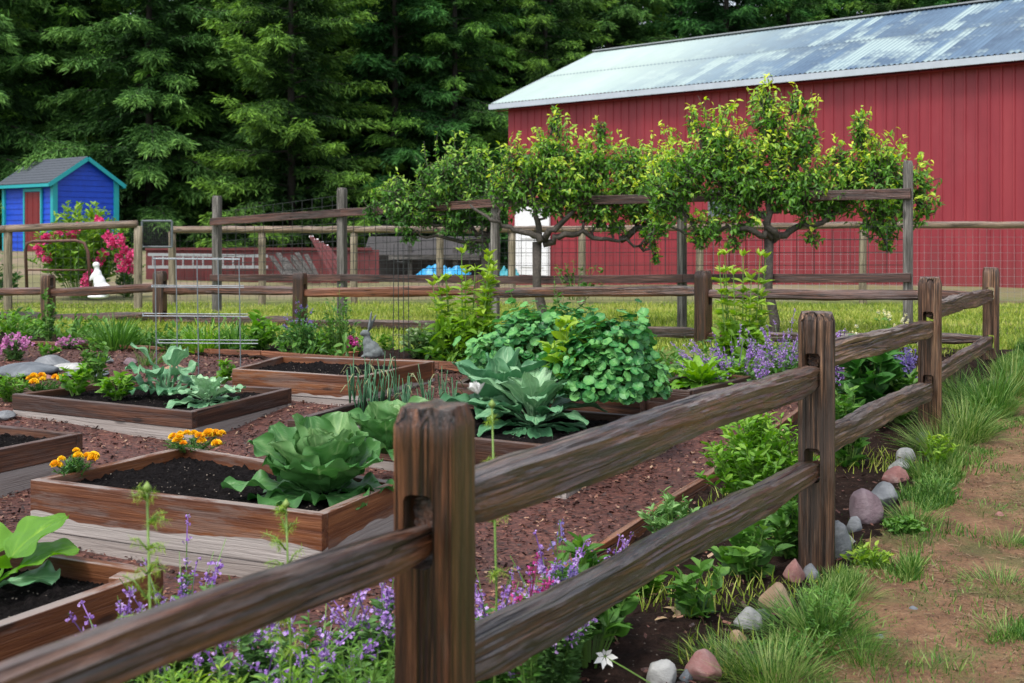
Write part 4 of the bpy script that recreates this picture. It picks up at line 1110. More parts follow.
# ---- pear trees
def pear(label, px, by, d, clusters, arms, mat, leaf=.047, dens=1.0, seed=0, tr=.042):
    rs = np.random.default_rng(seed)
    b = W(px, by, d); b.z = zg(b.x, b.y)
    t = thing('pear_tree', label, 'tree', b)
    fork = W(px, arms[0][0][1] if arms else 230, d)
    mb = MB(); top = W(px-4, arms[0][0][1], d)
    pts = [b+Vector((0, 0, -.1)), b+Vector((.015, 0, .15)), b.lerp(top, .5)+Vector((-.02, .02, 0)), top]
    mb.tube(pts, [tr*1.35, tr*1.05, tr*.9, tr], 12); mb.build('trunk', M['pearbark'], t, True)
    lb = MB(); tips = []
    def wig(a, c, n, amp):
        return [a.lerp(c, k/n)+Vector((rs.normal()*amp, rs.normal()*amp, rs.normal()*amp))*(0 if k in (0, n) else 1) for k in range(n+1)]
    for arm in arms:
        w_ = [W(x, y, d+rs.normal()*.05) for x, y in arm]
        pp = []
        for a, c in zip(w_[:-1], w_[1:]): pp += wig(a, c, 4, .02)[:-1]
        pp.append(w_[-1]); lb.tube(pp, np.linspace(tr*.8, tr*.25, len(pp)), 8)
        tips += pp[2:]
    P = []; D = []; T = []; S = []
    for (cx, cy, rx, ry) in clusters:
        c = W(cx, cy, d); rX, rZ = rx*1.1*d/F, ry*1.1*d/F; rY = min(rX, .38)
        near = min(tips, key=lambda q: (q-c-Vector((0, 0, -rZ*.7))).length)
        lb.tube(wig(near, c+Vector((0, 0, -rZ*.2)), 4, .03), np.linspace(tr*.35, .008, 5), 6)
        ns = int(50*dens*(rX*rZ/.06)**.8)+4
        for k in range(ns):
            s0 = c+Vector((rs.uniform(-.5, .5)*rX, rs.uniform(-.5, .5)*rY, rs.uniform(-.9, .2)*rZ))
            th = rs.uniform(0, 6.28); q = rs.random()**.5
            e = c+Vector((math.cos(th)*rX*q*1.08, rs.normal()*rY*.6, math.sin(th)*rZ*q*1.05+ (rs.random() < .25)*rZ*.45-(rs.random() < .12)*rZ*.5))
            if (e-s0).z < -.15: e.z = s0.z+rs.uniform(-.1, .15)
            n = max(5, int((e-s0).length/.017)); pl = wig(s0, e, 3, .02)
            lb.tube(pl, np.linspace(.0055, .002, 4), 3)
            u_ = rs.random(n); seg = np.minimum((u_*3).astype(int), 2); fr_ = u_*3-seg
            pa = np.array([tuple(x) for x in pl]); pos = pa[seg]*(1-fr_[:, None])+pa[seg+1]*fr_[:, None]
            dd = vn(rs.normal(size=(n, 3))*.8+np.array([0, 0, -.15])+.4*np.array(tuple((e-s0).normalized())))
            P.append(pos); D.append(dd); S.append(leaf*(.7+.6*rs.random(n)))
            hh = (pos[:, 2]-c.z)/rZ
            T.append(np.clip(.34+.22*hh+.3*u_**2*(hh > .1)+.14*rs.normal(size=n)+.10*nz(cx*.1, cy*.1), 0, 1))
    P, D, S, T = map(np.concatenate, (P, D, S, T))
    lb.build('limbs', M['pearbark'], t, True)
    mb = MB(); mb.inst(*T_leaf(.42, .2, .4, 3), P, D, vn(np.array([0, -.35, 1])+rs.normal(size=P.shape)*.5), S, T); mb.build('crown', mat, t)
    return t
pear('espaliered pear tree at the right end of the trellis with yellow tipped shoots', 773, 332, 10.25,
  [(690,165,36,32),(665,188,25,26),(716,140,26,36),(735,180,32,36),(770,120,20,34),(764,165,30,38),(803,135,20,32),(802,182,34,34),(838,192,30,26),(862,165,22,30),(862,135,12,20),(886,165,26,28),(878,205,30,30),(912,178,22,24),(926,200,14,18),(708,225,26,16),(745,222,20,14),(655,225,16,14),(796,100,8,14),(886,228,18,12),(765,95,9,14),(910,215,12,14),(848,180,20,24),(838,158,14,16),(785,190,24,22),(752,195,22,20),(725,160,20,24),(824,205,24,16),(675,200,22,18),(898,190,20,22),(740,150,16,22),(700,240,12,9),(735,243,9,8),(812,236,10,9),(888,245,9,8),(768,104,5,14),(806,106,4,10),(861,122,4,14),(692,118,5,12),(785,150,18,26)],
  [[(773,238),(752,230),(728,226),(705,234)],[(773,240),(795,228),(828,218),(850,200),(880,190)],[(771,236),(768,205),(775,165),(768,125)],[(775,238),(765,222),(745,205),(715,180)]], M['pear'], seed=5, dens=1.0)
pear('lichen covered espaliered pear tree in front of the white barn door', 541, 292, 11.4,
  [(528,170,28,26),(555,150,22,30),(560,185,34,26),(595,165,26,28),(600,195,32,22),(602,138,8,16),(625,160,20,22),(640,190,26,26),(660,165,20,24),(556,124,8,14),(515,155,16,18),(615,222,16,12),(645,212,22,20),(505,185,18,22),(668,205,16,20),(582,155,12,18),(578,180,22,24),(620,185,24,22),(545,200,26,16),(645,165,20,22),(585,208,24,14),(515,190,22,20),(635,205,20,16),(650,238,10,12),(655,255,5,8),(600,218,8,10),(556,112,4,10),(602,126,4,10),(542,165,18,24)],
  [[(541,242),(522,232),(500,222),(470,205)],[(543,244),(565,234),(590,236),(612,240),(640,246)],[(541,240),(535,215),(530,190)],[(544,240),(570,215),(590,190)],[(620,240),(650,222),(680,200)]], M['pear'], seed=8, dens=.95, tr=.045)
pear('leftmost espaliered pear tree with paler green leaves spreading past the trellis post', 489, 300, 12.4,
  [(440,170,24,22),(462,160,20,18),(425,178,10,14),(470,190,30,22),(440,200,24,20),(392,195,16,16),(372,205,12,14),(398,212,22,14),(420,216,18,14),(398,186,9,14),(478,170,18,22),(410,230,14,10),(486,215,22,22),(455,222,20,12),(500,205,18,20),(472,245,14,10),(450,185,20,20),(480,200,20,18),(425,195,20,16),(405,205,16,12),(462,210,20,14)],
  [[(489,236),(465,228),(435,226),(400,220)],[(489,238),(480,215),(465,190),(450,175)],[(489,240),(500,215),(505,190)],[(489,240),(455,240),(420,236)]], M['pear_d'], seed=12, dens=.72, tr=.04)

# ---- generic plants
def thingp(name, label, cat, p, group=None): return thing(name, label, cat, p, group)
def bush(name, label, cat, px, by, hpx, wpx, leaf, nst, per, mat, tpl=LEAF, p=None, stem=True, up=.9, droop=.3, seed=0, group=None, tmin=.25, bare=0, flat=.5):
    rs = np.random.default_rng(seed+int(px)*7+int(by))
    p = GP(px, by) if p is None else p
    s = p.y/F; H = hpx*s; Rw = wpx*s/2
    t = thingp(name, label, cat, p, group)
    P = []; D = []; T = []; S = []; st = MB()
    for k in range(nst):
        a = rs.uniform(0, 6.28); q = rs.random()**.6
        b0 = Vector((math.cos(a)*Rw*.25*q, math.sin(a)*Rw*.25*q, 0))
        e = Vector((math.cos(a)*Rw*q, math.sin(a)*Rw*q, H*(1-.45*q*q)*(.75+.35*rs.random())))
        mid = b0.lerp(e, .5)+Vector((0, 0, H*.12))
        us = np.linspace(0, 1, 6); pl = [((1-u)**2)*b0+2*u*(1-u)*mid+u*u*e for u in us.tolist()]
        if stem: st.tube([p+x for x in pl], np.linspace(.004, .0015, 6), 3, .4)
        u_ = bare+(1-bare)*rs.random(per)**.75; pa = np.array([tuple(x) for x in pl])
        seg = np.minimum((u_*5).astype(int), 4); fr_ = u_*5-seg
        pos = pa[seg]*(1-fr_[:, None])+pa[seg+1]*fr_[:, None]
        az = rs.uniform(0, 6.28, per)
        dd = np.stack([np.cos(az), np.sin(az), up*(.2+rs.random(per))-droop], 1)+.5*np.array(tuple((e-b0).normalized()))
        P.append(pos); D.append(dd); S.append(leaf*(.55+.6*rs.random(per))*(1.1-.4*u_))
        T.append(np.clip(tmin+.4*u_*(pos[:, 2]/H)+.15*rs.normal(size=per), 0, 1))
    P, D, T, S = map(np.concatenate, (P, D, T, S)); P = P+np.array(tuple(p))
    if stem: st.build('stems', M['stem'], t)
    mb = MB(); mb.inst(*tpl, P, D, vn(np.array([0, 0, 1])+rs.normal(size=P.shape)*flat), S, T); mb.build('foliage', mat, t)
    return t, p, H, Rw
def florets(mb, P, n, size, spread, tint=(0, 1), axis=None):
    P = np.repeat(P, n, 0); P = P+np.clip(rng.normal(size=P.shape), -1.5, 1.5)*spread*.9
    mb.inst(*FLORET, P, rdir(len(P), .2), rdir(len(P), .6), size*(.6+.7*rng.random(len(P))), rng.uniform(tint[0], tint[1], len(P)))
def catmint(label, px, by, hpx, wpx, nsp, fmat='flower_p', group=None, leafm='greyg', spike=.42, fsz=.011, p=None, name='catmint_plant', per=16, lean=.5, fol=1.0, hmin=.55):
    rs = np.random.default_rng(int(px)*3+int(by)); p = GP(px, by) if p is None else p
    s = p.y/F; H = hpx*s; Rw = wpx*s/2; t = thingp(name, label, 'plant', p, group)
    st = MB(); fo = MB(); LP = []; LD = []; LT = []; FA = []
    for k in range(nsp):
        a = rs.uniform(0, 6.28); q = rs.random()**.5
        b0 = Vector((math.cos(a)*Rw*.2, math.sin(a)*Rw*.2, 0))
        e = Vector((math.cos(a)*Rw*q, math.sin(a)*Rw*q, H*(1-.35*q)*(hmin+(1.05-hmin)*rs.random())))
        mid = b0.lerp(e, .5)+Vector((-math.cos(a)*lean*.1, -math.sin(a)*lean*.1, H*.08))
        pl = np.array([tuple(((1-u)**2)*b0+2*u*(1-u)*mid+u*u*e+p) for u in np.linspace(0, 1, 7).tolist()])
        st.tube(pl, np.linspace(.0028, .0012, 7), 3, .35)
        u_ = rs.random(int(per*fol))*(1-spike*.8); seg = np.minimum((u_*6).astype(int), 5); f_ = u_*6-seg
        pos = pl[seg]*(1-f_[:, None])+pl[seg+1]*f_[:, None]; LP.append(pos)
        az = rs.uniform(0, 6.28, len(u_)); LD.append(np.stack([np.cos(az), np.sin(az), .4+rs.random(len(u_))*.3], 1)); LT.append(.3+.4*u_+.12*rs.normal(size=len(u_)))
        nw = max(5, int(spike*H/.022)); FP = []; FA.append(FP)
        for w_ in range(nw):
            u = 1-spike+spike*(w_+.5)/nw+rs.normal()*.01
            if rs.random() < .5: continue
            u = min(u, 1); sg = min(int(u*6), 5); f2 = u*6-sg; FP.append((pl[sg]*(1-f2)+pl[sg+1]*f2, 1.15-.6*(u-1+spike)/spike))
    st.build('stems', M['stem'], t)
    LP, LD, LT = map(np.concatenate, (LP, LD, LT)); fo.inst(*LEAF, LP, LD, vn(np.array([0, 0, 1])+rs.normal(size=LP.shape)*.5), .034*(.6+.6*rs.random(len(LP)))*(1.0 if p.y < 6 else 1.2), LT); fo.build('foliage', M[leafm], t)
    for FP in FA:
        if not FP: continue
        fl = MB(); c0 = FP[0][0]
        fl.tube([q for q, w_ in FP] if len(FP) > 1 else [FP[0][0], FP[0][0]+np.array([0, 0, .01])], .0016*(fsz/.011), 3, .1)
        for q, w_ in FP: florets(fl, np.array([q]), 6, fsz*w_, fsz*.7*w_, (0, 1))
        fl.build('flower_spike', M[fmat], t, origin=tuple(c0))
    return t
# tall stalks with leaf whorls
def stalks(label, px, by, hpx, wpx, n, mat='yellowg', leaf=.075, seed=1, cat='plant', tiers=9, name='tall_stem_plant', low=1.0):
    rs = np.random.default_rng(seed+px); p = GP(px, by); s = p.y/F; H = hpx*s; Rw = wpx*s/2; t = thingp(name, label, cat, p)
    st = MB(); P = []; D = []; S = []; T = []
    for k in range(n):
        x = rs.uniform(-1, 1)*Rw; y = rs.uniform(-1, 1)*Rw*.6; h = H*(.62+.4*rs.random()); 
        top = Vector((x*1.05, y, h)); pl = [p+Vector((x*.5, y*.5, 0)), p+Vector((x*.85, y*.8, h*.5)), p+top]
        st.tube(pl, [.006, .005, .003], 5, .55)
        for j in range(tiers):
            u = (j+.5)/tiers if j < tiers-1 else 1; q = pl[0].lerp(pl[1], u*2) if u < .5 else pl[1].lerp(pl[2], u*2-1)
            m = rs.integers(4, 8) if j < tiers-1 else 10
            az = rs.uniform(0, 6.28, m); P.append(np.repeat([tuple(q)], m, 0)); el = .15+.5*u+(j == tiers-1)*.6
            D.append(np.stack([np.cos(az), np.sin(az), np.full(m, el)+rs.normal(size=m)*.2], 1)); S.append(leaf*(.6+.5*rs.random(m))*(1.15-.45*u)); T.append(np.clip(.35+.45*u+.12*rs.normal(size=m), 0, 1))
    m = int(220*low)
    az = rs.uniform(0, 6.28, m); rr = rs.random(m)**.5*Rw; P.append(np.stack([p.x+np.cos(az)*rr, p.y+np.sin(az)*rr, p.z+H*.36*rs.random(m)], 1)); D.append(rdir(m, .5)); S.append(leaf*(.6+.6*rs.random(m))); T.append(.25+.3*rs.random(m))
    st.build('stems', M['stem'], t); P, D, S, T = map(np.concatenate, (P, D, S, T)); mb = MB()
    mb.inst(*LEAF, P, D, vn(np.array([0, 0, 1])+rs.normal(size=P.shape)*.4), S, T); mb.build('foliage', M[mat], t); return t
def clump(label, px, by, hpx, wpx, n, mat, w_=.06, name='grass_clump', cat='plant', p=None, group=None, arch=.5, tlo=.2, thi=.9):
    rs = np.random.default_rng(int(px)*5+int(by)); p = GP(px, by) if p is None else p; s = p.y/F; H = hpx*s; Rw = wpx*s/2
    az = rs.uniform(0, 6.28, n); q = rs.random(n)**.7
    P = np.stack([np.cos(az)*Rw*.75*q**.6, np.sin(az)*Rw*.75*q**.6, np.zeros(n)], 1)+np.array(tuple(p)); P[:, 2] -= .01
    lean = rs.normal(size=3)*.22; lean[2] = 0
    D = np.stack([np.cos(az)*q*Rw/H*.9, np.sin(az)*q*Rw/H*.9, np.full(n, 1.0)], 1)+rs.normal(size=(n, 3))*.30+lean
    L = H*(.35+.75*rs.random(n)**1.2); S = np.stack([L, L*w_, L*arch*1.6], 1)
    U = np.stack([-np.cos(az), -np.sin(az), np.full(n, .3)], 1)*-1
    mb = MB(); tt = rs.uniform(tlo, thi, n); mb.inst(*BLADE, P, D, -U, S, tt)
    return tag(mb.build(name, mat, origin=p), label, cat, group)

# ---- big leaves
def big_leaf(mb, base, az, el, L, Wd, curl=.8, cup=.25, ruf=.03, petiole=.12, tint=.5, twist=0, seed=0, nu=28, nv=21, shape=.75, waves=9):
    us = np.linspace(0, 1, nu); vs = np.sign(np.linspace(-1, 1, nv))*np.abs(np.linspace(-1, 1, nv))**1.15
    ang = el-curl*us**1.3; du = L/(nu-1)
    ca, sa = math.cos(az), math.sin(az)
    r = np.concatenate([[0], np.cumsum(np.cos(ang[:-1])*du)]); z = np.concatenate([[0], np.cumsum(np.sin(ang[:-1])*du)])
    side = np.array([-sa, ca, 0]); out = np.array([ca, sa, 0]); V = []; T = []
    for i, u in enumerate(us):
        if u < petiole: wd = Wd*.06
        else:
            q = (u-petiole)/(1-petiole); wd = Wd/2*max(.02, math.sin(math.pi*min(1, q**shape*.93+.05)))**.62
        nrm = -math.sin(ang[i])*out+math.cos(ang[i])*np.array([0, 0, 1])
        c = base+r[i]*out+np.array([0, 0, z[i]])
        for v in vs:
            rf = ruf*abs(v)**2.2*math.sin(u*waves*2.1+v*3+seed*2)*min(1, u*3)+ruf*.8*abs(v)**2*nz(u*7+seed, v*3, seed)
            lat = v*wd*(1-.12*cup*abs(v)); vein = max(0, math.cos(18*(u-.42*abs(v))))**10
            bub = .022*L*nz(u*8+seed, v*5, 3)*(1-vein)+.008*L*nz(u*22+seed, v*16, 5)
            V.append(c+side*lat*math.cos(twist*u)+nrm*(cup*wd*v*v+rf+bub-.012*L*(abs(v) < .06)))
            tt = tint+.38*(abs(v) < .06)*(1-.4*u)+.24*vein*(1-.7*abs(v))+.05*nz(u*6, v*6, seed)-.05*(1-u); T.append(tt)
    f = [[i*nv+j, i*nv+nv+j, i*nv+nv+j+1, i*nv+j+1] for i in range(nu-1) for j in range(nv-1)]
    mb.add(np.array(V), np.array(f), np.array(T))
def head_plant(label, name, p, spec, mat, cat='vegetable'):
    t = thing(name, label, cat, p); k = 0
    for (n, el, L, Wd, curl, cup, ruf, tint, pet, r0) in spec:
        for i in range(n):
            mb = MB(); a = i*2*math.pi/n+k*.7+random.uniform(-.25, .25); s = random.uniform(.85, 1.15)
            b = np.array(tuple(p))+np.array([math.cos(a)*r0, math.sin(a)*r0, .01+.012*k])
            big_leaf(mb, b, a, el+random.uniform(-.12, .12), L*s, Wd*s, curl*random.uniform(.8, 1.25), cup, ruf, pet, tint+random.uniform(-.07, .07), seed=k*3.1+i*1.7)
            mb.build('leaf', mat, t, True)
        k += 1
    return t
def on_bed(px, py, B): 
    return G(px, py, B[2])
pc = on_bed(322, 497, BA)
head_plant('large open green cabbage with ruffled leaves at the right corner of the marigold bed', 'cabbage', pc,
  [(6, .2, .27, .24, .7, .10, .02, .34, .14, .03), (6, .6, .29, .29, .3, .22, .018, .44, .06, .03), (5, .92, .28, .29, .15, .34, .016, .56, .03, .03), (5, 1.2, .26, .26, .1, .45, .010, .60, .0, .02), (4, 1.4, .19, .21, -.1, .55, .01, .74, 0, .01)], M['cabbage'])
mb = MB(); pl_ = on_bed(262, 499, BA); big_leaf(mb, np.array(tuple(pc+Vector((-.02, -.02, .02)))), math.pi*1.02, .28, .34, .15, .5, .15, .02, .3, .5, seed=9)
mb.build('leaf', M['cabbage'], [o for o in bpy.data.objects if o.name.startswith('cabbage') and o.parent is None and o.type == 'EMPTY'][0], True)
pc2 = G(398, 462, .235)+Vector((0, .25, 0)); pc2 = W(392, 448, 4.75)
head_plant('second green cabbage half hidden between the large cabbage and the near fence post', 'cabbage', G(388, 455, .23),
  [(6, .4, .24, .22, .7, .15, .014, .42, .12, .02), (6, .95, .25, .24, .4, .3, .012, .55, .05, .02), (5, 1.25, .2, .2, .1, .4, .01, .68, 0, .01)], M['cabbage'])
pg = G(534, 428, BF[2])
head_plant('blue green collard plant with pointed drooping leaves spilling over the bed edge', 'collard_plant', pg,
  [(10, .2, .35, .125, 1.0, .12, .008, .46, .36, .02), (11, .65, .35, .125, 1.1, .15, .008, .56, .36, .03), (10, 1.05, .34, .115, 1.1, .2, .008, .68, .32, .02), (8, 1.35, .28, .09, .9, .25, .007, .84, .2, .01)], M['collard'])
head_plant('broad leaved dark green cabbage left of the blue green collard', 'cabbage', G(503, 418, BF[2]),
  [(7, .5, .33, .24, .8, .2, .012, .34, .12, .02), (6, 1.0, .36, .25, .5, .3, .01, .42, .08, .02), (4, 1.3, .30, .2, .1, .4, .01, .55, .0, .01)], M['collard'])
# squash in bed B, broccoli-like
head_plant('silvery blue green cabbage plant at the front right corner of the pepper bed', 'cabbage', G(208, 404, BB[2]),
  [(8, .15, .22, .12, .8, .12, .009, .66, .25, .02), (8, .6, .19, .11, .7, .15, .009, .74, .25, .02), (7, 1.1, .15, .08, .5, .2, .008, .86, .15, .01)], M['collard'])
head_plant('squash plant with wide lobed leaves and a yellow bud behind the silvery cabbage', 'squash_plant', G(166, 396, BB[2]),
  [(6, .7, .26, .15, 1.1, .1, .02, .50, .5, .02), (5, 1.1, .27, .14, 1.2, .1, .02, .58, .55, .02), (3, 1.35, .30, .11, .9, .15, .015, .66, .5, .02)], M['collard'])
pe = G(-8, 588, BE[2]); t = thing('squash_plant', 'broad leaved squash plant reaching in from the left edge over the nearest bed', 'vegetable', pe)
for i, (a, el, L, Wd, cu) in enumerate([(.25, .75, .26, .20, 1.2), (-.15, .45, .20, .17, 1.0), (.6, 1.1, .28, .2, 1.3), (2.4, .8, .3, .2, 1.0), (3.6, .6, .3, .2, 1.0), (4.6, .9, .25, .18, 1.1)]):
    mb = MB(); big_leaf(mb, np.array(tuple(pe)), a, el, L, Wd*1.25, cu*.75, .10, .008, .35, .5+.12*(i == 1), seed=i*2.2+1, shape=.6); mb.build('leaf', M['bright'] if i != 1 else M['collard'], t, True)
# pepper plants
for (px, by, h_, w_, m_, lb) in [(76, 396, 34, 40, 'bright', 'light green pepper plant beside the left marigolds'), (117, 400, 26, 36, 'bright', 'low bushy pepper plant in the middle of the dark topped bed'), (96, 386, 55, 34, 'midg', 'taller leafy pepper plant behind the low ones')]:
    bush('pepper_plant', lb, 'vegetable', px, by, h_, w_, .07, 12, 9, M[m_], LEAFW, p=G(px, by, BB[2]), seed=3, tmin=.35)
bush('pepper_plant', 'small pale leafed seedling at the back of the dark topped bed', 'vegetable', 215, 372, 26, 30, .06, 9, 8, M['bright'], LEAFW, p=G(222, 384, BB[2]), seed=4)
# marigolds
def marigold(label, p, hpx, wpx, heads, mat='flower_y', hs=.024):
    t, p, H, Rw = bush('marigold_plant', label, 'flower', 0, 0, hpx, wpx, .034, 34, 13, M['darkg'], LEAFN, p=p, seed=int(abs(p.x)*100), tmin=.35)
    for k in range(heads):
        a = random.uniform(0, 6.28); q = random.random()**.5*.95; c = np.array(tuple(p))+np.array([math.cos(a)*Rw*q, math.sin(a)*Rw*q*.9, H*(1.1-.35*q*q)+random.uniform(-.015, .015)])
        mb = MB(); r = hs*random.uniform(.75, 1.2); n = 46; i = np.arange(n); ph = np.sqrt((i+.5)/n)*1.5; th = i*2.4
        dd = np.stack([np.sin(ph)*np.cos(th), np.sin(ph)*np.sin(th), np.cos(ph)], 1)
        mb.inst(np.array([(.35, -.2, 0), (1, -.34, .06), (1.04, .3, -.05), (.35, .2, 0)]), [np.array([[0, 1, 2, 3]])], np.repeat([c], n, 0), dd, rdir(n, .2), np.full(n, r), np.clip(.5+.3*rng.normal(size=n)+random.uniform(-.3, .3), 0, 1))
        mb.build('flower_head', M[mat], t, origin=tuple(c))
    return t
marigold('small round marigold plant with yellow orange blooms at the left corner of the cabbage bed', G(74, 480, BA[2]), 24, 40, 9, hs=.020)
marigold('wide marigold plant with orange and yellow blooms at the back of the cabbage bed', G(193, 455, BA[2]), 20, 66, 15, hs=.022)
marigold('marigold plant with golden blooms at the left corner of the pepper bed', G(42, 394, BB[2]), 15, 42, 9, hs=.024)
marigold('tiny orange marigold at the left end of the nasturtium bed', G(478, 382, BH[2]), 12, 16, 3, 'flower_o', hs=.02)
# nasturtiums
def mound(label, p, Rx, Ry, H, n, seed, r0=.034):
    rs = np.random.default_rng(seed); t = thing('nasturtium', label, 'plant', p)
    th = rs.uniform(0, 6.28, n); ph = np.arccos(rs.uniform(-.15, 1, n)); k = 1+.10*np.sin(th*3+seed)+.08*np.sin(ph*5+th*2)+np.array([.35*nz(math.cos(a)*2+seed, math.sin(a)*2, b*2.2) for a, b in zip(th, ph)])
    rad = (.70+.36*rs.random(n)+.12*(rs.random(n) < .06))*k
    P = np.stack([np.sin(ph)*np.cos(th)*Rx*rad, np.sin(ph)*np.sin(th)*Ry*rad, np.maximum(.02, np.cos(ph)*H*rad+.1*H)], 1)+np.array(tuple(p))
    N = vn(np.stack([np.sin(ph)*np.cos(th), np.sin(ph)*np.sin(th), np.cos(ph)+.7], 1)+rs.normal(size=(n, 3))*.5)
    mb = MB(); Dd = rs.normal(size=(n, 3)); tv = DISC[0]; tn = np.clip(.52+.28*rs.normal(size=n), 0, 1)
    T = np.tile(np.concatenate([[.4], np.zeros(9)]), (n, 1))+tn[:, None]
    Sx = r0*(.55+.75*rs.random(n))
    x = vn(np.cross(N, Dd)); mb.inst(tv, DISC[1], P, x, N, Sx, T); mb.build('foliage', M['nast'], t)
    st = MB(); c = np.array(tuple(p))
    for i in range(0, n, 3): st.tube([P[i], c+(P[i]-c)*.3], [.0018, .003], 3, .4)
    st.build('stems', M['stem'], t)
    for i in range(5):
        j = rs.integers(n); 
        if N[j][1] > 0 or N[j][2] > .45: continue
        mb = MB(); c = P[j]+N[j]*.02; m = 7; a = np.arange(m)*2*math.pi/m; ax = vn(np.cross(N[j], [0, 0, 1.])); ay = np.cross(N[j], ax)
        mb.inst(np.array([(0,0,0),(.6,-.5,.1),(1,0,.15),(.6,.5,.1)]), [np.array([[0,1,2,3]])], np.repeat([c], m, 0), np.cos(a)[:, None]*ax+np.sin(a)[:, None]*ay, N[j], np.full(m, .02), rs.random(m)); mb.build('flower', M['flower_o'], t, origin=tuple(c))
    return t
p1 = G(545, 384, .235); mound('tall blue green nasturtium mound at the back left of the nasturtium bed', W(540, 372, 6.9), .40, .34, .33, 1350, 2, .027)
mound('nasturtium mound with pale round leaves and a few orange flowers trailing over the bed corner', W(613, 396, 5.85), .26, .25, .34, 1500, 5, .024)
bush('zucchini_plant', 'bright green leafed plant rising between the two nasturtium mounds', 'vegetable', 575, 392, 62, 70, .12, 16, 8, M['yellowg'], LEAFW, p=W(570, 385, 5.9), seed=6, tmin=.35)
bush('leafy_vine', 'pale green leafy vine trailing from the nasturtiums toward the small dark bed', 'plant', 655, 392, 36, 44, .07, 9, 8, M['yellowg'], LEAFW, p=W(655, 385, 5.9), seed=8, tmin=.45)
# leafy greens bed I
head_plant('rosette of bright green tongue shaped leaves in the small dark bed', 'leafy_greens', G(700, 386, BI[2]),
  [(12, .2, .22, .075, .7, .12, .008, .55, .15, .02), (12, .6, .21, .07, .7, .15, .008, .62, .15, .02), (9, 1.0, .18, .06, .5, .2, .006, .72, .1, .01)], M['bright'])
head_plant('second rosette of tongue shaped leaves beside the fence post', 'leafy_greens', G(730, 379, BI[2]),
  [(9, .25, .18, .06, .7, .12, .008, .55, .15, .02), (8, .8, .17, .06, .6, .15, .008, .65, .15, .01)], M['bright'])
# onions
for i in range(26):
    px = 347+118*random.random(); py = 398+20*random.random()+(px-347)*.09
    if i < 4: px = [350, 368, 383, 397][i]; py = 404
    p = G(px, py, BF[2]); t = thing('onion_plant', 'onion plant with thin upright hollow leaves in the bed behind the cabbages', 'vegetable', p, 'onion plants in the raised bed')
    h = random.uniform(.17, .29) if i > 3 else random.uniform(.26, .34)
    for k in range(random.randint(3, 5)):
        mb = MB(); a = random.uniform(0, 6.28); l = random.uniform(.01, .05); hh = h*random.uniform(.6, 1.05)
        pts_ = [p+Vector((0, 0, -.01)), p+Vector((math.cos(a)*l*.4, math.sin(a)*l*.4, hh*.5)), p+Vector((math.cos(a)*l, math.sin(a)*l, hh))]
        tt = [.4, .4, .5]
        if random.random() < .45: pts_ += [p+Vector((math.cos(a)*(l+.025), math.sin(a)*(l+.025), hh*.98)), p+Vector((math.cos(a)*(l+.055), math.sin(a)*(l+.055), hh*.75))]; tt += [.8, 1.0]
        mb.tube(pts_, np.linspace(.0045, .0018, len(pts_)), 5, np.array(tt)); mb.build('leaf', M['onion'], t, True)

# ---- background border plants
clump('dome of fine bright green grassy foliage on the back border', 115, 349, 38, 56, 520, M['midg'], .035, 'ornamental_grass', thi=.8)
clump('broad bladed green daylily clump on the back border left of the wire rack', 206, 352, 34, 50, 260, M['bright'], .07, 'daylily_clump')
clump('narrow daylily clump with arching leaves just right of the wire rack', 236, 352, 34, 40, 220, M['midg'], .07, 'daylily_clump')
bush('leafy_shrub', 'light green leafy shrub on the border left of the dense dark mound', 'shrub', 262, 352, 40, 38, .09, 16, 9, M['bright'], LEAFW, seed=3)
bush('leafy_shrub', 'dense dark green fine leaved mound on the back border', 'shrub', 306, 356, 36, 50, .04, 60, 18, M['darkg'], LEAF, seed=5)
catmint('airy lavender plant with faint purple tips behind the dark mound', 300, 352, 60, 40, 22, 'flower_v', leafm='darkg', spike=.14, fsz=.009, name='lavender_plant')
bush('leafy_shrub', 'tall airy green shrub left of the rabbit statue', 'shrub', 340, 357, 66, 44, .05, 30, 14, M['midg'], LEAF, seed=6)
bush('leafy_shrub', 'small bright green plant between dark mound and rabbit statue', 'shrub', 325, 357, 26, 26, .06, 12, 9, M['bright'], LEAF, seed=7)
catmint('small plant with magenta flower heads just left of the rabbit statue', 353, 358, 28, 20, 20, 'flower_m', leafm='darkg', spike=.3, fsz=.016, name='pink_flower_plant')
mb = MB(); pp = GP(347, 359); mb.tube([pp+Vector((0, 0, -.02)), pp+Vector((0, 0, .05)), pp+Vector((0, 0, .055))], [.07, .085, .09], 16)
tag(mb.build('flower_pot', plain('terracotta', (.33, .12, .06), .8), origin=pp), 'low terracotta pot under the magenta flowers', 'pot')
bush('hosta', 'round white edged variegated plant right of the rabbit statue', 'plant', 422, 360, 40, 42, .07, 26, 12, M['silver'], LEAFW, seed=9)
head_plant('wide leaved green plant at the foot of the tall yellow green stems', 'leafy_plant', GP(447, 362), [(7, .5, .3, .12, .6, .15, .01, .4, .2, .03), (6, .95, .34, .12, .7, .15, .01, .5, .2, .02)], M['midg'], 'plant')
stalks('tall yellow green lily stems left of the nasturtiums', 464, 366, 122, 62, 13, leaf=.105, tiers=11, low=2.2)
stalks('tall yellow green lily stems beside the back fence post', 742, 372, 118, 50, 10, seed=4, leaf=.10, tiers=11, low=2)
bush('leafy_shrub', 'leafy twigs rising behind the tall nasturtium mound', 'shrub', 556, 352, 72, 44, .07, 12, 10, M['midg'], LEAF, p=W(556, 350, 8.6), seed=13)
bush('pear_sucker', 'leafy green shoots at the foot of the middle pear tree', 'shrub', 566, 300, 40, 90, .06, 16, 9, M['midg'], LEAFW, p=W(575, 300, 11.3), seed=15)
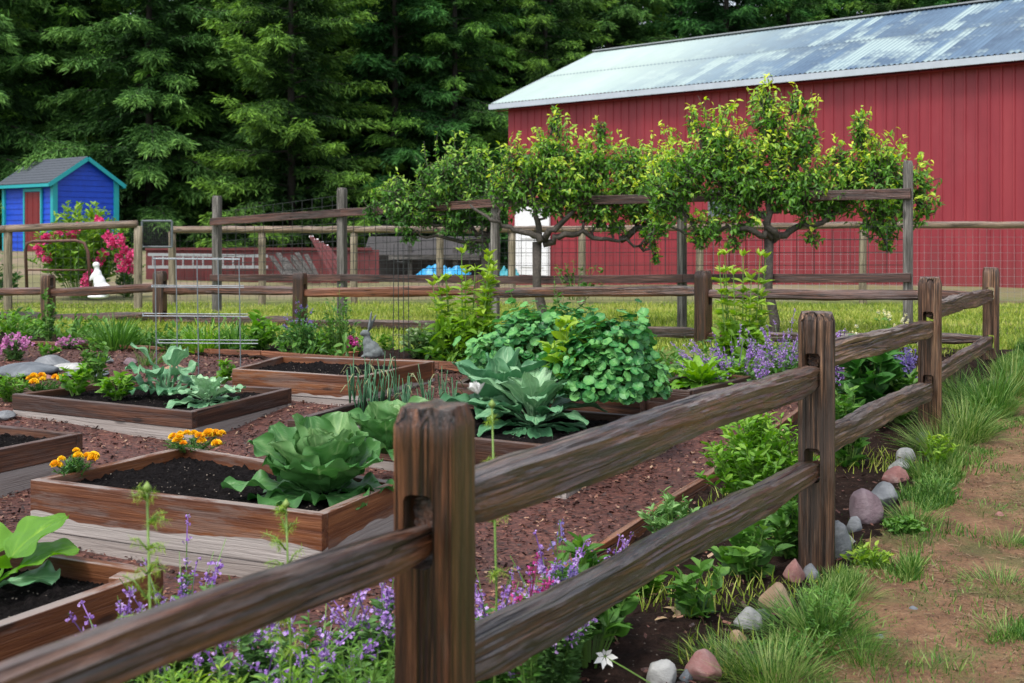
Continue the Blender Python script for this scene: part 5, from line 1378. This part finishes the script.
# left border
catmint('plant with pink flower spikes at the left edge in front of the fence', 14, 362, 40, 44, 26, 'flower_k', spike=.35, fsz=.02, name='pink_flower_plant')
bush('fern', 'bright ferny plant at the left edge beside the rocks', 'plant', 10, 402, 32, 42, .07, 22, 14, M['bright'], LEAFN, seed=3)
bush('vine', 'thin leafy vine climbing around the left fence post', 'vine', 47, 346, 62, 22, .05, 12, 14, M['midg'], LEAFW, seed=12)
bush('leafy_shrub', 'mixed green shrub at the far left behind the pink flowers', 'shrub', 20, 345, 34, 60, .08, 20, 10, M['bright'], LEAF, seed=16)
catmint('low white and pale pink flowers in front of the grassy dome', 70, 349, 14, 40, 26, 'flower_k', spike=.4, fsz=.014, name='pale_flower_plant')
clump('small ferny tuft behind the pepper bed', 148, 366, 26, 26, 120, M['midg'], .03, 'fern_tuft')
bush('strawberry_patch', 'low plant with small orange blooms behind the rocks', 'plant', 44, 357, 14, 30, .05, 12, 8, M['bright'], LEAFW, seed=2)
for i, px in enumerate([168, 182, 280, 388]):
    bush('border_plant', ['small green plant left under the wire rack', 'low tufted green plant under the wire rack', 'pale green sprout on the back border right of the wire rack', 'low seedling just right of the rabbit statue'][i], 'plant', px, 353, 20, 24, .06, 9, 8, M['bright'] if i % 2 else M['midg'], LEAF, seed=20+i)

# big catmint and company right of the small bed
catmint('large purple catmint sprawling behind the second fence post', 732, 402, 84, 130, 62, spike=.5, fsz=.011, per=24)
catmint('purple catmint spilling left of the second fence post', 783, 392, 92, 84, 40, spike=.5, fsz=.011, per=24)
catmint('tall upright violet flower spikes just right of the second fence post', 836, 402, 100, 34, 16, 'flower_p', spike=.6, fsz=.018, name='salvia_plant')
catmint('blue violet flower spikes left of the third fence post', 905, 398, 66, 44, 26, 'flower_v', spike=.5, fsz=.015, name='salvia_plant')
catmint('columbine with tiny cream flowers between the second and third posts', 888, 372, 70, 70, 22, 'flower_wy', spike=.12, fsz=.011, leafm='midg', name='columbine_plant', per=10)
bush('leafy_shrub', 'dark leaved shrub with broad upright leaves behind the second rail', 'shrub', 870, 428, 92, 70, .15, 26, 10, M['darkg'], LEAFW, seed=30, tmin=.3)
bush('leafy_shrub', 'mid green leafy plant right of the second fence post', 'shrub', 845, 470, 80, 60, .09, 30, 12, M['midg'], LEAF, seed=31, tmin=.3)
bush('leafy_shrub', 'lush green plant between the rails left of the third post', 'shrub', 902, 425, 50, 50, .11, 22, 10, M['midg'], LEAF, seed=32)
bush('phlox_bush', 'dense bright green bush of narrow leaves left of the second fence post', 'shrub', 762, 528, 118, 124, .062, 130, 22, M['bright'], LEAF, seed=33, tmin=.35, bare=.15)
bush('phlox_bush', 'smaller grey green narrow leaved plant in the border soil', 'shrub', 672, 558, 66, 62, .05, 40, 18, M['greyg'], LEAF, seed=34, tmin=.4)
bush('leafy_plant', 'hosta like plant with drooping leaves at the edge of the dark soil', 'plant', 750, 582, 62, 66, .09, 14, 8, M['midg'], LEAFW, seed=35, tmin=.4)
bush('leafy_plant', 'broad leaved seedling with yellowing leaf below the lower rail', 'plant', 700, 622, 62, 80, .085, 9, 6, M['midg'], LEAFW, seed=36, tmin=.4)
bush('peony_plant', 'deep green peony foliage between the near catmint and the edging', 'plant', 588, 668, 118, 100, .085, 34, 12, M['midg'], LEAF, seed=37, tmin=.3, bare=.3)
bush('phlox_bush', 'low green plant hugging the edging near the lower rail', 'plant', 640, 600, 40, 46, .05, 20, 12, M['bright'], LEAF, seed=38)
bush('phlox_bush', 'green filler plant at the foot of the second fence post', 'shrub', 790, 560, 60, 60, .07, 26, 12, M['midg'], LEAF, seed=39)

# foreground catmint
labs = ['catmint at the far left below the near rail', 'airy catmint spray over the corner of the nearest bed', 'catmint with pale purple florets left of the big cabbage bed corner', 'catmint under the middle of the near rail', 'thick catmint left of the near fence post', 'catmint touching the near fence post from the left',
        'catmint right of the near fence post', 'catmint spray mixed with the peony leaves', 'catmint in front of the edging board', 'catmint low under the rails beside the magenta spikes']
for i, (px, Y, H, w_, n) in enumerate([(60, 2.35, .25, .5, 10), (122, 2.85, .46, .36, 13), (185, 3.05, .50, .5, 22), (255, 2.8, .42, .5, 24), (320, 2.9, .42, .5, 26), (385, 3.0, .44, .42, 24), (495, 2.95, .48, .3, 28), (555, 3.15, .46, .4, 28), (605, 3.5, .38, .3, 20), (560, 2.6, .22, .3, 16)]):
    x = (px-CX)/F*Y; p = Vector((x, Y, zg(x, Y)))
    catmint('purple flowering '+labs[i], px, 0, H*F/Y, w_*F/Y, n, group='catmint plants by the near fence', p=p, fsz=.0115, spike=.45, per=90, leafm='greyg' if i % 2 else 'midg')
def pt(px, Y): x = (px-CX)/F*Y; return Vector((x, Y, zg(x, Y)))
catmint('magenta flower spikes low among the catmint right of the near fence post', 0, 0, .50*F/2.85, .17*F/2.85, 18, 'flower_m', hmin=.85, p=pt(530, 2.85), spike=.42, fsz=.009, name='astilbe_plant', leafm='midg', per=8)
catmint('two tall violet catmint spikes beside the collard bed, above the rail', 0, 0, .62*F/3.2, .16*F/3.2, 9, 'flower_v', p=pt(565, 3.2), spike=.18, fsz=.013, name='catmint_spike', leafm='midg', per=5)
for i, (px, Y, h_, w_) in enumerate([(215, 2.35, .35, .4), (300, 2.4, .34, .4), (370, 2.5, .34, .35), (160, 2.45, .32, .3)]):
    bush('groundcover_plant', ['bright feathery foliage low under the near rail', 'light green foliage at the bottom under the near rail', 'green foliage at the foot of the near fence post', 'small pale green plant low at the lower left'][i], 'plant', 0, 0, h_*F/Y, w_*F/Y, .045, 50, 24, M[['yellowg', 'bright', 'midg', 'bright'][i]], LEAFN, p=pt(px, Y), seed=50+i, tmin=.35)
# cosmos / umbel stalks
def umbel(label, px, Y, top, r0=.07, flower=False, feather=True, lean=0):
    b = pt(px, Y); tz = W(px, top, Y); tz.x += lean; t = thing('cosmos_plant', label, 'plant', b); mb = MB()
    pts_ = [b, b.lerp(tz, .5)+Vector((.01, 0, 0)), tz]; mb.tube(pts_, [.004, .003, .0022], 6, .6); 
    P = []; D = []; T = []
    H = tz.z-b.z
    for u in (tuple(np.linspace(.5, .98, 9).tolist()) if feather else (.55, .7, .85, .96)):
        q = b.lerp(tz, u)
        for k in range(3):
            r = r0*random.uniform(.4, 1.25)*(1 if u < .9 else .7); a = random.uniform(0, 6.28); e = q+Vector((math.cos(a)*r*.8, math.sin(a)*r*.8, r*random.uniform(.1, .8))); mb.tube([q, q.lerp(e, .5)+Vector((0, 0, .01)), e], [.002, .0015, .001], 4, .6)
            for j in range(9):
                w_ = q.lerp(e, .25+.75*j/9); m = 4; P.append(np.repeat([tuple(w_)], m, 0)); D.append(rdir(m, .3)); T.append(rng.uniform(.5, .95, m))
    mb.build('stems', M['stem'], t, True); P, D, T = map(np.concatenate, (P, D, T)); mb = MB(); mb.inst(*T_leaf(.07, .2, .2, 2), P, D, (0, 0, 1), .017, T); mb.build('foliage', M['yellowg'], t)
    mb = MB(); mb.inst(*BLOB, np.array([tuple(tz+Vector((0, 0, .008)))]), [(0, 0, 1)], [(1, 0, 0)], [(.024, .018, .018)], .8); mb.build('bud', M['stem'], t, True)
    if flower:
        mb = MB(); c = tz+Vector((-.03, 0, .03)); m = 9; a = np.arange(m)*.7
        mb.inst(np.array([(0,0,0),(.7,-.3,.1),(1,0,.3),(.7,.3,.1)]), [np.array([[0,1,2,3]])], np.repeat([tuple(c)], m, 0), np.stack([np.cos(a)*.5-.3, np.sin(a)*.5, np.full(m, .8)], 1), rdir(m, 0), .03, .8); mb.build('flower', M['flower_w'], t)
    return t
umbel('tall feathery cosmos stalk with a yellow green bud at the lower left', 147, 2.15, 492, .062)
umbel('feathery cosmos stalk with a bud in front of the cabbage bed corner', 286, 2.5, 508, .05)
umbel('cosmos stalk with a white flower bud right of the near fence post', 492, 2.6, 408, .04, True, False)
# white flower low
t = thing('white_flower', 'single white star shaped flower low over the dark soil', 'flower', pt(606, 3.2)); c = W(605, 656, 3.15)
mb = MB(); mb.tube([W(650, 683, 3.1), W(625, 668, 3.1), c+Vector((0, .01, -.005))], [.002, .002, .002], 5, .5); mb.build('stem', M['stem'], t)
mb = MB(); a = np.arange(7)*2*math.pi/7; mb.inst(np.array([(.1,0,0),(.5,-.22,.05),(1,0,.1),(.5,.22,.05)]), [np.array([[0,1,2,3]])], np.repeat([tuple(c)], 7, 0), np.stack([np.cos(a), np.full(7, -.35), np.sin(a)], 1), (0, -1, .2), .034*(.7+.5*rng.random(7)), .5); mb.build('petals', M['flower_w'], t)
# dry leaf litter
t = thing('dry_leaves', 'curled tan dry leaves lying on the dark soil', 'leaf litter', GP(676, 625))
for k in range(7):
    mb = MB(); q = GP(676+random.uniform(-16, 16), 622+random.uniform(-6, 6)); mb.inst(*LEAF, [tuple(q+Vector((0, 0, .02)))], [(random.uniform(-1, 1), random.uniform(-1, 1), .2)], [(0, 0, 1)], .05, .5); mb.build('leaf', plain('dry_leaf', (.38, .27, .15), .8), t)

# rhododendron
t, p, H, Rw = bush('rhododendron', 'crimson flowering rhododendron with yellow green leaves behind the wire fence', 'shrub', 84, 298, 92, 104, .15, 130, 30, M['yellowg'], LEAF, p=W(84, 298, 18.6), seed=60, tmin=.15, bare=.2, flat=.7)
for i, (x, y) in enumerate([(45, 240), (38, 252), (55, 235), (64, 231), (72, 237), (47, 258), (98, 222), (112, 243), (120, 240), (124, 250), (118, 258), (128, 262), (132, 256), (103, 255), (133, 268), (90, 275), (86, 283), (78, 228), (108, 236), (123, 268), (99, 262), (40, 246)]):
    c = W(x, y, 17.95+.3*random.random()); mb = MB(); n = 42; mb.inst(*FLORET, np.array(tuple(c))+rdir(n)*.075*rng.uniform(.5, 1, (n, 1)), rdir(n, .2), rdir(n), .05, rng.random(n)); mb.build('flower_head', M['flower_c'], t, origin=tuple(c))
bush('yard_shrub', 'dark green shrub at the left edge behind the wire fence', 'shrub', 5, 300, 42, 40, .12, 30, 12, M['darkg'], LEAF, p=W(2, 300, 17.6), seed=61)
bush('yard_shrub', 'small green shrub to the right of the rhododendron', 'shrub', 130, 298, 50, 40, .12, 30, 12, M['midg'], LEAF, p=W(128, 298, 19.2), seed=62)

# ---- grass
def grass_patch(name, label, n, sampler, hmin, hmax, mat, w_=.10, tlo=.1, thi=.9, kind='stuff'):
    Ps = []
    while len(Ps) < n:
        q = sampler()
        if q is not None: Ps.append(q)
    A_ = np.array(Ps); P = np.stack([A_[:, 0], A_[:, 1], [gz(a, b)-.005 for a, b in A_[:, :2]]], 1)
    D = rdir(n, 1.6, .75); L = rng.uniform(hmin, hmax, n)*A_[:, 2]; S = np.stack([L, np.maximum(L*w_, .0035+.0003*P[:, 1]), L*.9], 1)
    mb = MB(); mb.inst(*BLADE, P, D, rdir(n, 0), S, np.clip(rng.uniform(tlo, thi, n)+.25*np.array([nz(a*.9, b*.9) for a, b in A_[:, :2]]), 0, 1))
    return tag(mb.build(name, mat), label, kind=kind)
def s_lawn():
    y = 9.2+8.2*random.random()**1.3; x = random.uniform(-.47, .47)*y*1.0
    if in_mulch(x, y) or in_path(x, y): return None
    if x < 3.0 and y < 8.6-(x+.08)*.449: return None
    k = nz(x*.7, y*.7, 5)
    if k < -.25 and random.random() < .7: return None
    return (x, y, 1+.5*k)
grass_patch('lawn_grass', 'short lawn grass between the garden and the pasture fence', 90000, s_lawn, .03, .075, M['grass'])
def s_right():
    y = random.uniform(2.9, 12); x = fx(y)+random.uniform(.10, 3.2)
    if x > .45*y: return None
    off_ = x-fx(y); c = .60+.10*math.sin(y*1.1); k = nz(x*2.6, y*2.6, 8)
    dpth = abs(off_-c)
    if dpth < .27+.22*nz(x*3.3, y*3.3, 21) and random.random() < .96: return None
    if off_ > c and k < -.05 and random.random() < .8: return None
    if off_ < .16 and random.random() < .6: return None
    k2 = nz(x*4.2, y*4.2, 31)
    if off_ < c and k2 < .0 and random.random() < .82: return None
    return (x, y, max(.5, .7+1.3*k+(off_ < .38)*(k2 > .1)*.9))
grass_patch('verge_grass', 'patchy grass beside the dirt path', 52000, s_right, .018, .05, M['grassd'], .05)
def s_path():
    y = random.uniform(2.9, 10); x = fx(y)+.6+random.gauss(0, .3)
    if nz(x*3.2, y*3.2, 3) < .22: return None
    return (x, y, .7)
grass_patch('path_weeds', 'tiny grass blades and weeds on the trodden path', 5000, s_path, .015, .04, M['grassd'], .07)
def s_soil():
    y = random.uniform(2.6, 9); x = edge_x(y)+random.uniform(.1, .95)
    if nz(x*2.2, y*2.2, 6) < .15: return None
    return (x, y, 1)
grass_patch('border_weeds', 'thin weeds in the border soil', 2500, s_soil, .03, .09, M['grass'], .06)
def s_gc():
    x = random.uniform(-6.5, 2.2); y = 7.98-(x+.08)*.449+random.random()**1.2*1.1
    if nz(x*1.8, y*1.8, 2) < -.12: return None
    return x, y
n = 5200; Ps = []
while len(Ps) < n:
    q = s_gc()
    if q: Ps.append((q[0], q[1], gz(*q)+random.random()**1.6*.14*(.6+.8*abs(nz(q[0]*1.5, q[1]*1.5, 7)*2))))
mb = MB(); mb.inst(*LEAF, np.array(Ps), rdir(n, .6), vn(np.array([0, 0, 1])+rng.normal(size=(n, 3))*.5), rng.uniform(.04, .09, n), rng.uniform(.2, .8, n))
tag(mb.build('groundcover', M['midg']), label='mixed low green leaves filling the back border', kind='stuff')
# long tufts
TU = [(815, 640, 60, 120, 800, 'dense weedy clump right of the tan stone'), (770, 683, 62, 130, 800, 'long arching grass at the bottom below the stones'), (722, 668, 50, 80, 320, 'thin grass between the pale stones'), (850, 600, 40, 50, 200, 'grass tuft right of the second fence post foot'), (912, 526, 40, 48, 300, 'bright grass tuft right of the purple stone'),
      (905, 545, 24, 40, 140, 'low clover tuft below the bright grass tuft'), (870, 575, 26, 50, 150, 'sparse tuft at the left edge of the dirt path'), (940, 455, 54, 60, 340, 'tall grass at the foot of the third fence post'), (925, 480, 40, 40, 200, 'tall grass just outside the far stones'), (965, 440, 60, 60, 380, 'tall seeding grass right of the third fence post'),
      (990, 415, 62, 60, 380, 'tall pale grass below the corner post'), (1012, 395, 60, 50, 300, 'tall grass at the right edge below the corner post'), (960, 400, 46, 40, 240, 'long grass hiding the lower rail between third and corner posts'), (1000, 590, 34, 80, 300, 'grass clump right of the path at mid height'), (985, 515, 24, 60, 200, 'short grass clump on the far side of the path'),
      (1010, 545, 28, 50, 180, 'grass clump at the right edge beyond the path'), (930, 668, 30, 70, 220, 'low grass clump on the path near the bottom'), (1005, 640, 36, 60, 220, 'grass clump at the right edge near the bottom'), (875, 675, 28, 60, 180, 'low grass left of the bottom of the path'), (935, 425, 50, 30, 200, 'narrow tall tuft against the third fence post'), (860, 660, 44, 80, 380, 'grass clump at the left edge of the path bottom')]
for i, (px, by, h_, w_, n, lb) in enumerate(TU):
    clump(lb, px, by, h_*.85, w_, int(n*1.7), M['grassd'], .020 if by > 470 else .016, 'grass_tuft', 'grass', group='long grass tufts beside the path', arch=.55, tlo=.1, thi=1.1 if i % 2 else .85)
bush('weed_plant', 'leafy weeds mixed in the clump right of the tan stone', 'weed', 822, 636, 50, 110, .035, 34, 14, M['midg'], LEAFN, seed=70, tmin=.35)
bush('weed_plant', 'low clover like weed right of the large purple stone', 'weed', 905, 535, 16, 46, .035, 30, 12, M['midg'], LEAFW, seed=71, tmin=.4)
bush('weed_plant', 'yellowish weed at the edge of the path below the purple stone', 'weed', 868, 570, 26, 50, .04, 16, 9, M['yellowg'], LEAF, seed=72, tmin=.4)
bush('weed_plant', 'yellow green weed right of the third fence post', 'weed', 938, 470, 40, 40, .05, 18, 9, M['yellowg'], LEAF, seed=73, tmin=.4)

for i, (px, by, h_, w_, m_) in enumerate([(800, 660, 40, 90, 'midg'), (745, 672, 40, 70, 'greyg'), (880, 610, 24, 50, 'midg'), (935, 500, 34, 40, 'midg'), (955, 462, 44, 50, 'greyg'), (980, 430, 44, 50, 'midg'), (1005, 560, 18, 50, 'midg'), (975, 665, 18, 60, 'midg'), (920, 560, 14, 40, 'midg')]):
    if i not in (0, 3, 5): continue
    bush('weed_plant', 'low leafy weed '+['at the foot of the lower rail near the bottom', 'among the stones at the very bottom', 'on the left edge of the path beside the second post', 'just below the third fence post', 'in the long grass right of the third post', 'in the tall grass below the corner post', 'at the right edge beyond the path', 'at the lower right on the path', 'flat on the dirt left of the path centre'][i], 'weed', px, by, h_*.8, w_*1.3, .03, 26, 10, M[m_], LEAFN, seed=80+i, tmin=.35)
# ---- wire rack and plant cage
rk = thing('wire_rack', 'galvanised folded wire rack standing behind the pepper bed', 'wire rack', GP(200, 375))
dR = 7.6
for k, (x0, x1, y) in enumerate([(153, 240, 259), (152, 244, 287), (143, 248, 316), (158, 258, 343)]):
    z_ = W(0, y, dR).z
    for o_ in (0, .22):
        mb = MB(); a = W(x0, y, dR+o_); b = W(x1, y, dR+o_); a.z = z_; b.z = z_-.004; mb.tube([a, b], .0035, 6); mb.build('long_wire', M['steel'], rk)
    mb = MB(); a = W(x0, y, dR); b = W(x0, y, dR+.22); b.z = z_; mb.tube([a, b], .005, 6)
    mb.build('cross_wire', M['steel'], rk)
for k in range(5):
    for o_ in (0, .22):
        x = 155+k*21; mb = MB(); a = W(x, 258, dR+o_); b = W(x+2, 258, dR+o_); a.z = W(0, 258, dR).z; b.z = zg(b.x, b.y)-.05; mb.tube([a, b], .0035, 5); mb.build('upright_wire', M['steel'], rk)
cg = thing('plant_cage', 'tall thin dark wire plant support right of the rabbit statue', 'plant support', GP(400, 358))
for k, (x0, x1) in enumerate([(394, 393), (398, 399), (403, 404), (408, 409)]):
    mb = MB(); d = 8.35+.06*(k % 2); mb.tube([W(x0, 244, d), W(x1, 359, d)], .0028, 5); mb.build('rod', M['dwire'], cg)
for y in (262, 300, 335):
    mb = MB(); q = [W(393.5, y, 8.35), W(399, y, 8.42), W(408.5, y, 8.41), W(403, y, 8.34), W(393.5, y, 8.35)]; mb.tube(q, .002, 4); mb.build('ring', M['dwire'], cg)

# ------------------------------------------------------------------ CAMERA AND LIGHT
cam = bpy.data.cameras.new('camera'); co = bpy.data.objects.new('camera', cam); COL.objects.link(co)
co.location = (0, 0, CH); co.rotation_euler = (R(90), 0, 0)
cam.sensor_width = 36; cam.lens = F/1024*36; cam.shift_y = -(341.5-HY)/1024
cam.clip_start = .05; cam.clip_end = 2000
cam.dof.use_dof = True; cam.dof.focus_distance = 5.2; cam.dof.aperture_fstop = 6.3
sc.camera = co
wd = bpy.data.worlds.new('World'); sc.world = wd; wd.use_nodes = True
nt = wd.node_tree; nt.nodes.clear()
sky = nt.nodes.new('ShaderNodeTexSky'); sky.sky_type = 'NISHITA'; sky.sun_disc = False
EL, AZ = R(60), R(-150)
sky.sun_elevation = EL; sky.sun_rotation = AZ; sky.air_density = 1.0; sky.dust_density = 3.0
hs = nt.nodes.new('ShaderNodeHueSaturation'); hs.inputs['Saturation'].default_value = .45; hs.inputs['Value'].default_value = 1.85
bg = nt.nodes.new('ShaderNodeBackground'); bg.inputs[1].default_value = .15
ow = nt.nodes.new('ShaderNodeOutputWorld')
nt.links.new(sky.outputs[0], hs.inputs['Color']); nt.links.new(hs.outputs[0], bg.inputs[0]); nt.links.new(bg.outputs[0], ow.inputs[0])
sl_ = bpy.data.lights.new('sun', 'SUN'); sl_.energy = 2.0; sl_.angle = R(14); sl_.color = (1, .96, .9)
so = bpy.data.objects.new('sun', sl_); COL.objects.link(so)
# sun stands at azimuth AZ (from +Y clockwise), elevation EL
dirv = Vector((math.sin(AZ)*math.cos(EL), math.cos(AZ)*math.cos(EL), math.sin(EL)))
so.rotation_euler = dirv.to_track_quat('Z', 'Y').to_euler(); so.location = (0, 0, 20)
sc.view_settings.view_transform = 'Standard'; sc.view_settings.look = 'None'; sc.view_settings.exposure = 0
sc.render.engine = 'CYCLES'
sc.cycles.use_denoising = True
sc.cycles.max_bounces = 6; sc.cycles.diffuse_bounces = 3; sc.cycles.glossy_bounces = 2; sc.cycles.transmission_bounces = 3; sc.cycles.transparent_max_bounces = 4
